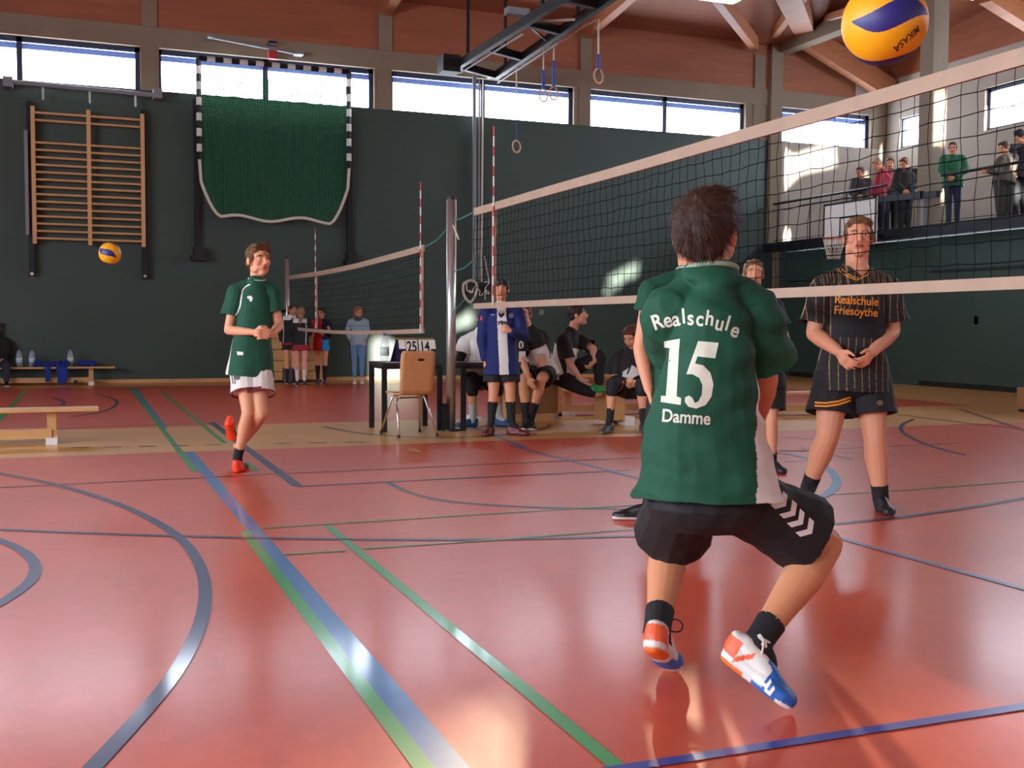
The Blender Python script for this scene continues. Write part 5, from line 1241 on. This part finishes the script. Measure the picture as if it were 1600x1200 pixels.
J, k = stand(470, 489, 598, 20.3, turn=-1); person('fair girl with a ponytail in black training top seen from behind at the wooden box', 20.3, upd(J, eR=(484, 520, .05), wR=(478, 527, .2), eL=(456, 520, .05), wL=(464, 527, .2)), (175, 0), hair=dict(col=srgb(176, 136, 92), style='tail'), vox=.012, s=k, fat=.92, skin=srgb(222, 150, 136),
    top=dict(col=girl_jacket, sleeve=1.8, ease=.025, hem=.16), bottom=dict(col=tuple(BLACK), len=.4, ease=.015), feet=dict(sock=tuple(C(226, 214, 206)), sh=.30, col=tuple(C(60, 40, 48)), sole=tuple(C(200, 180, 176)), pad=None))
def rb(V, x):
    a, b, c = x['tc'](V); col = tile(C(196, 30, 40), V); col[a < -.03] = C(20, 26, 58); col[(a < -.045) & (c < .12)] = C(20, 150, 220); return col
J, k = stand(502, 490, 597, 21.0); person('dark-haired girl in red and blue top standing right of the wooden box', 21.0, upd(J, wR=(500, 520, -.15), eR=(493, 515), wL=(515, 517, -.1)), (-25, 0), hair=dict(col=srgb(54, 36, 32), style='tail'), vox=.012, s=k, fat=.92,
    top=dict(col=rb, sleeve=1.8, ease=.025, hem=.16), bottom=dict(col=tuple(BLACK), len=.4, ease=.012), feet=dict(sock=tuple(BLACK), sh=.26, col=tuple(C(50, 60, 120)), sole=tuple(C(60, 70, 130))))
J, k = stand(560, 488, 596, 21.2); person('woman in pale blue sweater, grey scarf and jeans leaning at the green wall', 21.2, upd(J, eR=(543, 515), wR=(546, 529, -.04), eL=(574, 515), wL=(571, 529, -.04)), (35, 2), hair=dict(col=srgb(150, 96, 58), style='long', vol=1.05), vox=.012, s=k, fat=.92,
    top=dict(col=tuple(C(150, 176, 190)), sleeve=1.95, ease=.012, hem=.08, name='sweater'), bottom=dict(col=tuple(C(96, 130, 164)), len=1.92, ease=.008, name='jeans'), feet=dict(col=tuple(C(216, 210, 196)), sole=tuple(C(220, 216, 204))),
    extra=lambda x: finish(voxmesh(G().ball(x['W']['nk']+x['up']*.01+x['fv']*.02, np.array((.095, .10, .06)), 12, np.array([x['rv'], x['fv'], x['up']]).T), .01, 1), 'scarf', m_fab, x['root'], C(90, 82, 86)))
# spectator cut by the left border
person('seated spectator in black top and dark trousers cut by the left picture edge', 19.95,
    dict(hd=(-7, 514), nk=(-6, 527), sR=(-20, 535), sL=(8, 535), eR=(-24, 553), eL=(12, 553), wR=(-10, 562, -.15), wL=(4, 563, -.2), hR=(-10, 568), hL=(4, 568), kR=(-12, 570, -.42), kL=(9, 571, -.42), aR=(-12, 595, -.42), aL=(10, 597, -.4), tR=(-12, 600, -.6), tL=(12, 603, -.6)),
    (20, 0), hair=dict(col=srgb(96, 62, 48)), vox=.012, top=dict(col=tuple(BLACK), sleeve=1.8, ease=.02, hem=.03), bottom=dict(col=tuple(C(44, 48, 62)), len=1.9, ease=.012, name='trousers'), feet=dict(col=tuple(BLACK)))
# ================================================================ people on the gallery
GX = XE+.1
def gd(x, y, X_=GX): return depth(PX(x, y, X_))
GF = 3.10
def gal(label, x, yh, X_, look, **k):
    D = gd(x, yh, X_); p = PD(x, yh, D); Hn = p[2]-GF; f_ = P2(np.array((p[0], p[1], GF)))
    J, kk = stand(x, yh, f_[1], D); return D, J, kk
def P2(p): c = M@(np.array(p, float)-CAM); return (c[0]/c[2]*F_PX+800, c[1]/c[2]*F_PX+600)
def galp(label, x, yh, X_, look, J2=None, **kw):
    D, J, kk = gal(label, x, yh, X_, look); u = F_PX/D*kk; 
    if J2: J = upd(J, **{a: (x+b[0]*u, J['hd'][1]+b[1]*u, b[2] if len(b) > 2 else 0) for a, b in J2.items()})
    kw.setdefault('s', min(kk, 1.0)); kw.setdefault('fat', .98)
    return person(label, D, J, look, vox=.011, floor=GF, **kw)
lean = dict(nk=(.02, .17, .1), sR=(-.14, .22, .08), sL=(.19, .22, .08), eR=(-.20, .46, -.05), eL=(.18, .46, -.05), wR=(-.06, .56, -.25), wL=(.06, .56, -.25))
galp('boy with glasses in dark grey jacket leaning on the gallery rail, leftmost up there', 1344, 270, XE+.16, (-25, -10), lean, hair=dict(col=srgb(86, 62, 48), glasses=1), s=.95, top=dict(col=tuple(C(64, 64, 66)), sleeve=1.85, ease=.035, hem=.08, name='jacket'), bottom=dict(col=tuple(C(26, 26, 30)), len=1.9, ease=.015, name='trousers'), feet=dict(col=tuple(BLACK)))
galp('blond person in red pullover bending over the gallery rail', 1371, 257, XE+.18, (-60, -35), dict(nk=(.13, .12, .1), sR=(.05, .24, -.02), sL=(.26, .20, .2), eR=(-.0, .48, -.12), eL=(.2, .5, 0), wR=(-.12, .66, -.2), wL=(-.08, .66, -.1), ch=(.17, .30, .1)), hair=dict(col=srgb(170, 128, 90)), s=.95, top=dict(col=tuple(C(150, 24, 46)), sleeve=1.9, ease=.03, hem=.08, name='pullover'), bottom=dict(col=tuple(C(30, 34, 54)), len=1.9, ease=.015, name='trousers'), feet=dict(col=tuple(BLACK)))
galp('brown-haired person between the red pullover and the black hooded jacket on the gallery', 1391, 255, XE+.85, (-10, -15), None, hair=dict(col=srgb(110, 80, 58)), s=.95, top=dict(col=tuple(C(54, 60, 52)), sleeve=1.85, ease=.035, hem=.08, name='jacket'), bottom=dict(col=tuple(C(28, 28, 34)), len=1.9, ease=.015, name='trousers'), feet=dict(col=tuple(BLACK)))
galp('boy with glasses in black hooded jacket leaning on the rail beside the gallery column', 1413, 256, XE+.18, (-30, -25), dict(nk=(.08, .14, .08), sR=(-.12, .2, .05), sL=(.26, .2, .1), eR=(-.2, .46, -.02), eL=(.24, .48, -.02), wR=(-.02, .6, -.22), wL=(.08, .62, -.22)), hair=dict(col=srgb(120, 78, 52), glasses=1), s=1.0, top=dict(col=tuple(C(34, 36, 32)), sleeve=1.85, ease=.045, hem=.1, hood=True, name='jacket'), bottom=dict(col=tuple(C(24, 24, 26)), len=1.9, ease=.02, name='trousers'), feet=dict(col=tuple(BLACK)))
galp('boy with glasses in green hoodie and dark jeans standing right of the gallery column', 1489, 232, XE+.14, (-8, -6), dict(eR=(-.22, .42), wR=(-.1, .56, -.2), wL=(.02, .58, -.2), eL=(.24, .42)), hair=dict(col=srgb(60, 42, 34), glasses=1), s=.98, fat=.9, top=dict(col=tuple(C(36, 104, 70)), sleeve=1.85, ease=.04, hem=.1, hood=True, name='hoodie'), bottom=dict(col=tuple(C(38, 48, 70)), len=1.93, ease=.006, name='jeans'), feet=dict(col=tuple(BLACK)))
galp('boy in olive top resting his forearms on the gallery rail', 1569, 232, XE+.08, (-45, -15), dict(nk=(.06, .16, .08), sR=(-.06, .26, -.05), sL=(.2, .22, .12), eR=(-.16, .46, -.12), eL=(.14, .48, .0), wR=(-.34, .48, -.2), wL=(-.3, .50, -.12)), hair=dict(col=srgb(84, 58, 46)), s=.98, top=dict(col=tuple(C(92, 84, 72)), sleeve=1.9, ease=.035, hem=.08, name='pullover'), bottom=dict(col=tuple(C(50, 50, 42)), len=1.9, ease=.03, name='trousers'), feet=dict(col=tuple(BLACK)))
galp('dark-haired tall boy in black jacket at the right border on the gallery', 1593, 214, XE+.85, (-50, -12), dict(nk=(.08, .16, .05), eR=(-.1, .5, -.1), wR=(-.1, .62, -.2)), hair=dict(col=srgb(40, 34, 36), vol=1.15), s=1.0, top=dict(col=tuple(C(32, 32, 40)), sleeve=1.85, ease=.04, hem=.1, name='jacket'), bottom=dict(col=tuple(C(28, 30, 36)), len=1.9, ease=.02, name='trousers'), feet=dict(col=tuple(BLACK)))
# ---- blue clothes on the wall bench
def cloth(label, x0, x1, hang):
    t = thing('blue_jacket', label, 'jacket', (PY(x0, 570, 21.7)[0], 21.7, .34), 'blue team jackets'); g = G()
    a, b = PY(x0, 568, 21.7)[0], PY(x1, 568, 21.7)[0]; rs = random.Random(int(x0))
    for i in range(7):
        c = a+(b-a)*(i+.5)/7; g.ball((c, 21.75+rs.uniform(-.04, .04), .375+rs.uniform(0, .04)), (abs(b-a)/9, .12, .045+rs.uniform(0, .02)), 10)
    for h0, h1, zb_ in hang:
        q0, q1 = PY(h0, 575, 21.6)[0], PY(h1, 575, 21.6)[0]; xm, hw = (q0+q1)/2, (q1-q0)/2
        g.loft([((xm, 21.66, .38), (hw, 0, 0), (0, .05, .03)), ((xm, 21.60, .34), (hw*1.05, 0, 0), (0, .025, 0)), ((xm+.01, 21.585, (.34+zb_)/2), (hw*.95, 0, 0), (0, .02, 0)), ((xm, 21.59, zb_), (hw*.8, 0, 0), (0, .02, 0))], 16, 2.2)
    me = voxmesh(g, .012, 2); wrinkle(me, .012, 24, 3); finish(me, 'garment', m_fab, t, C(22, 50, 140))
cloth('blue jacket spread on the wall bench with one sleeve hanging down', 52, 86, [(69, 79, .08)]); cloth('blue jacket hanging over the middle of the wall bench to the floor', 86, 108, [(88, 106, .03)]); cloth('small blue garment lying flat near the right end of the wall bench', 122, 150, [])
tag(G().box(PY(115, 594, 21.5), PY(121, 600, 21.6)).build('shoe_bag', m_black), 'small black shoe under the wall bench', 'shoe')
t = thing('red_shoe_pair', 'pair of red sneakers on the floor beside the small box stool', 'shoes', PF(962, 662)); c = PF(962, 662)
for dx in (-.07, .06):
    g = G(); g.ball(c+np.array((dx, .0, .05)), (.045, .13, .05), 12); g.ball(c+np.array((dx, .08, .08)), (.04, .06, .05), 12); finish(voxmesh(g, .01, 1), 'sneaker', m_shoe, t, C(150, 40, 50))
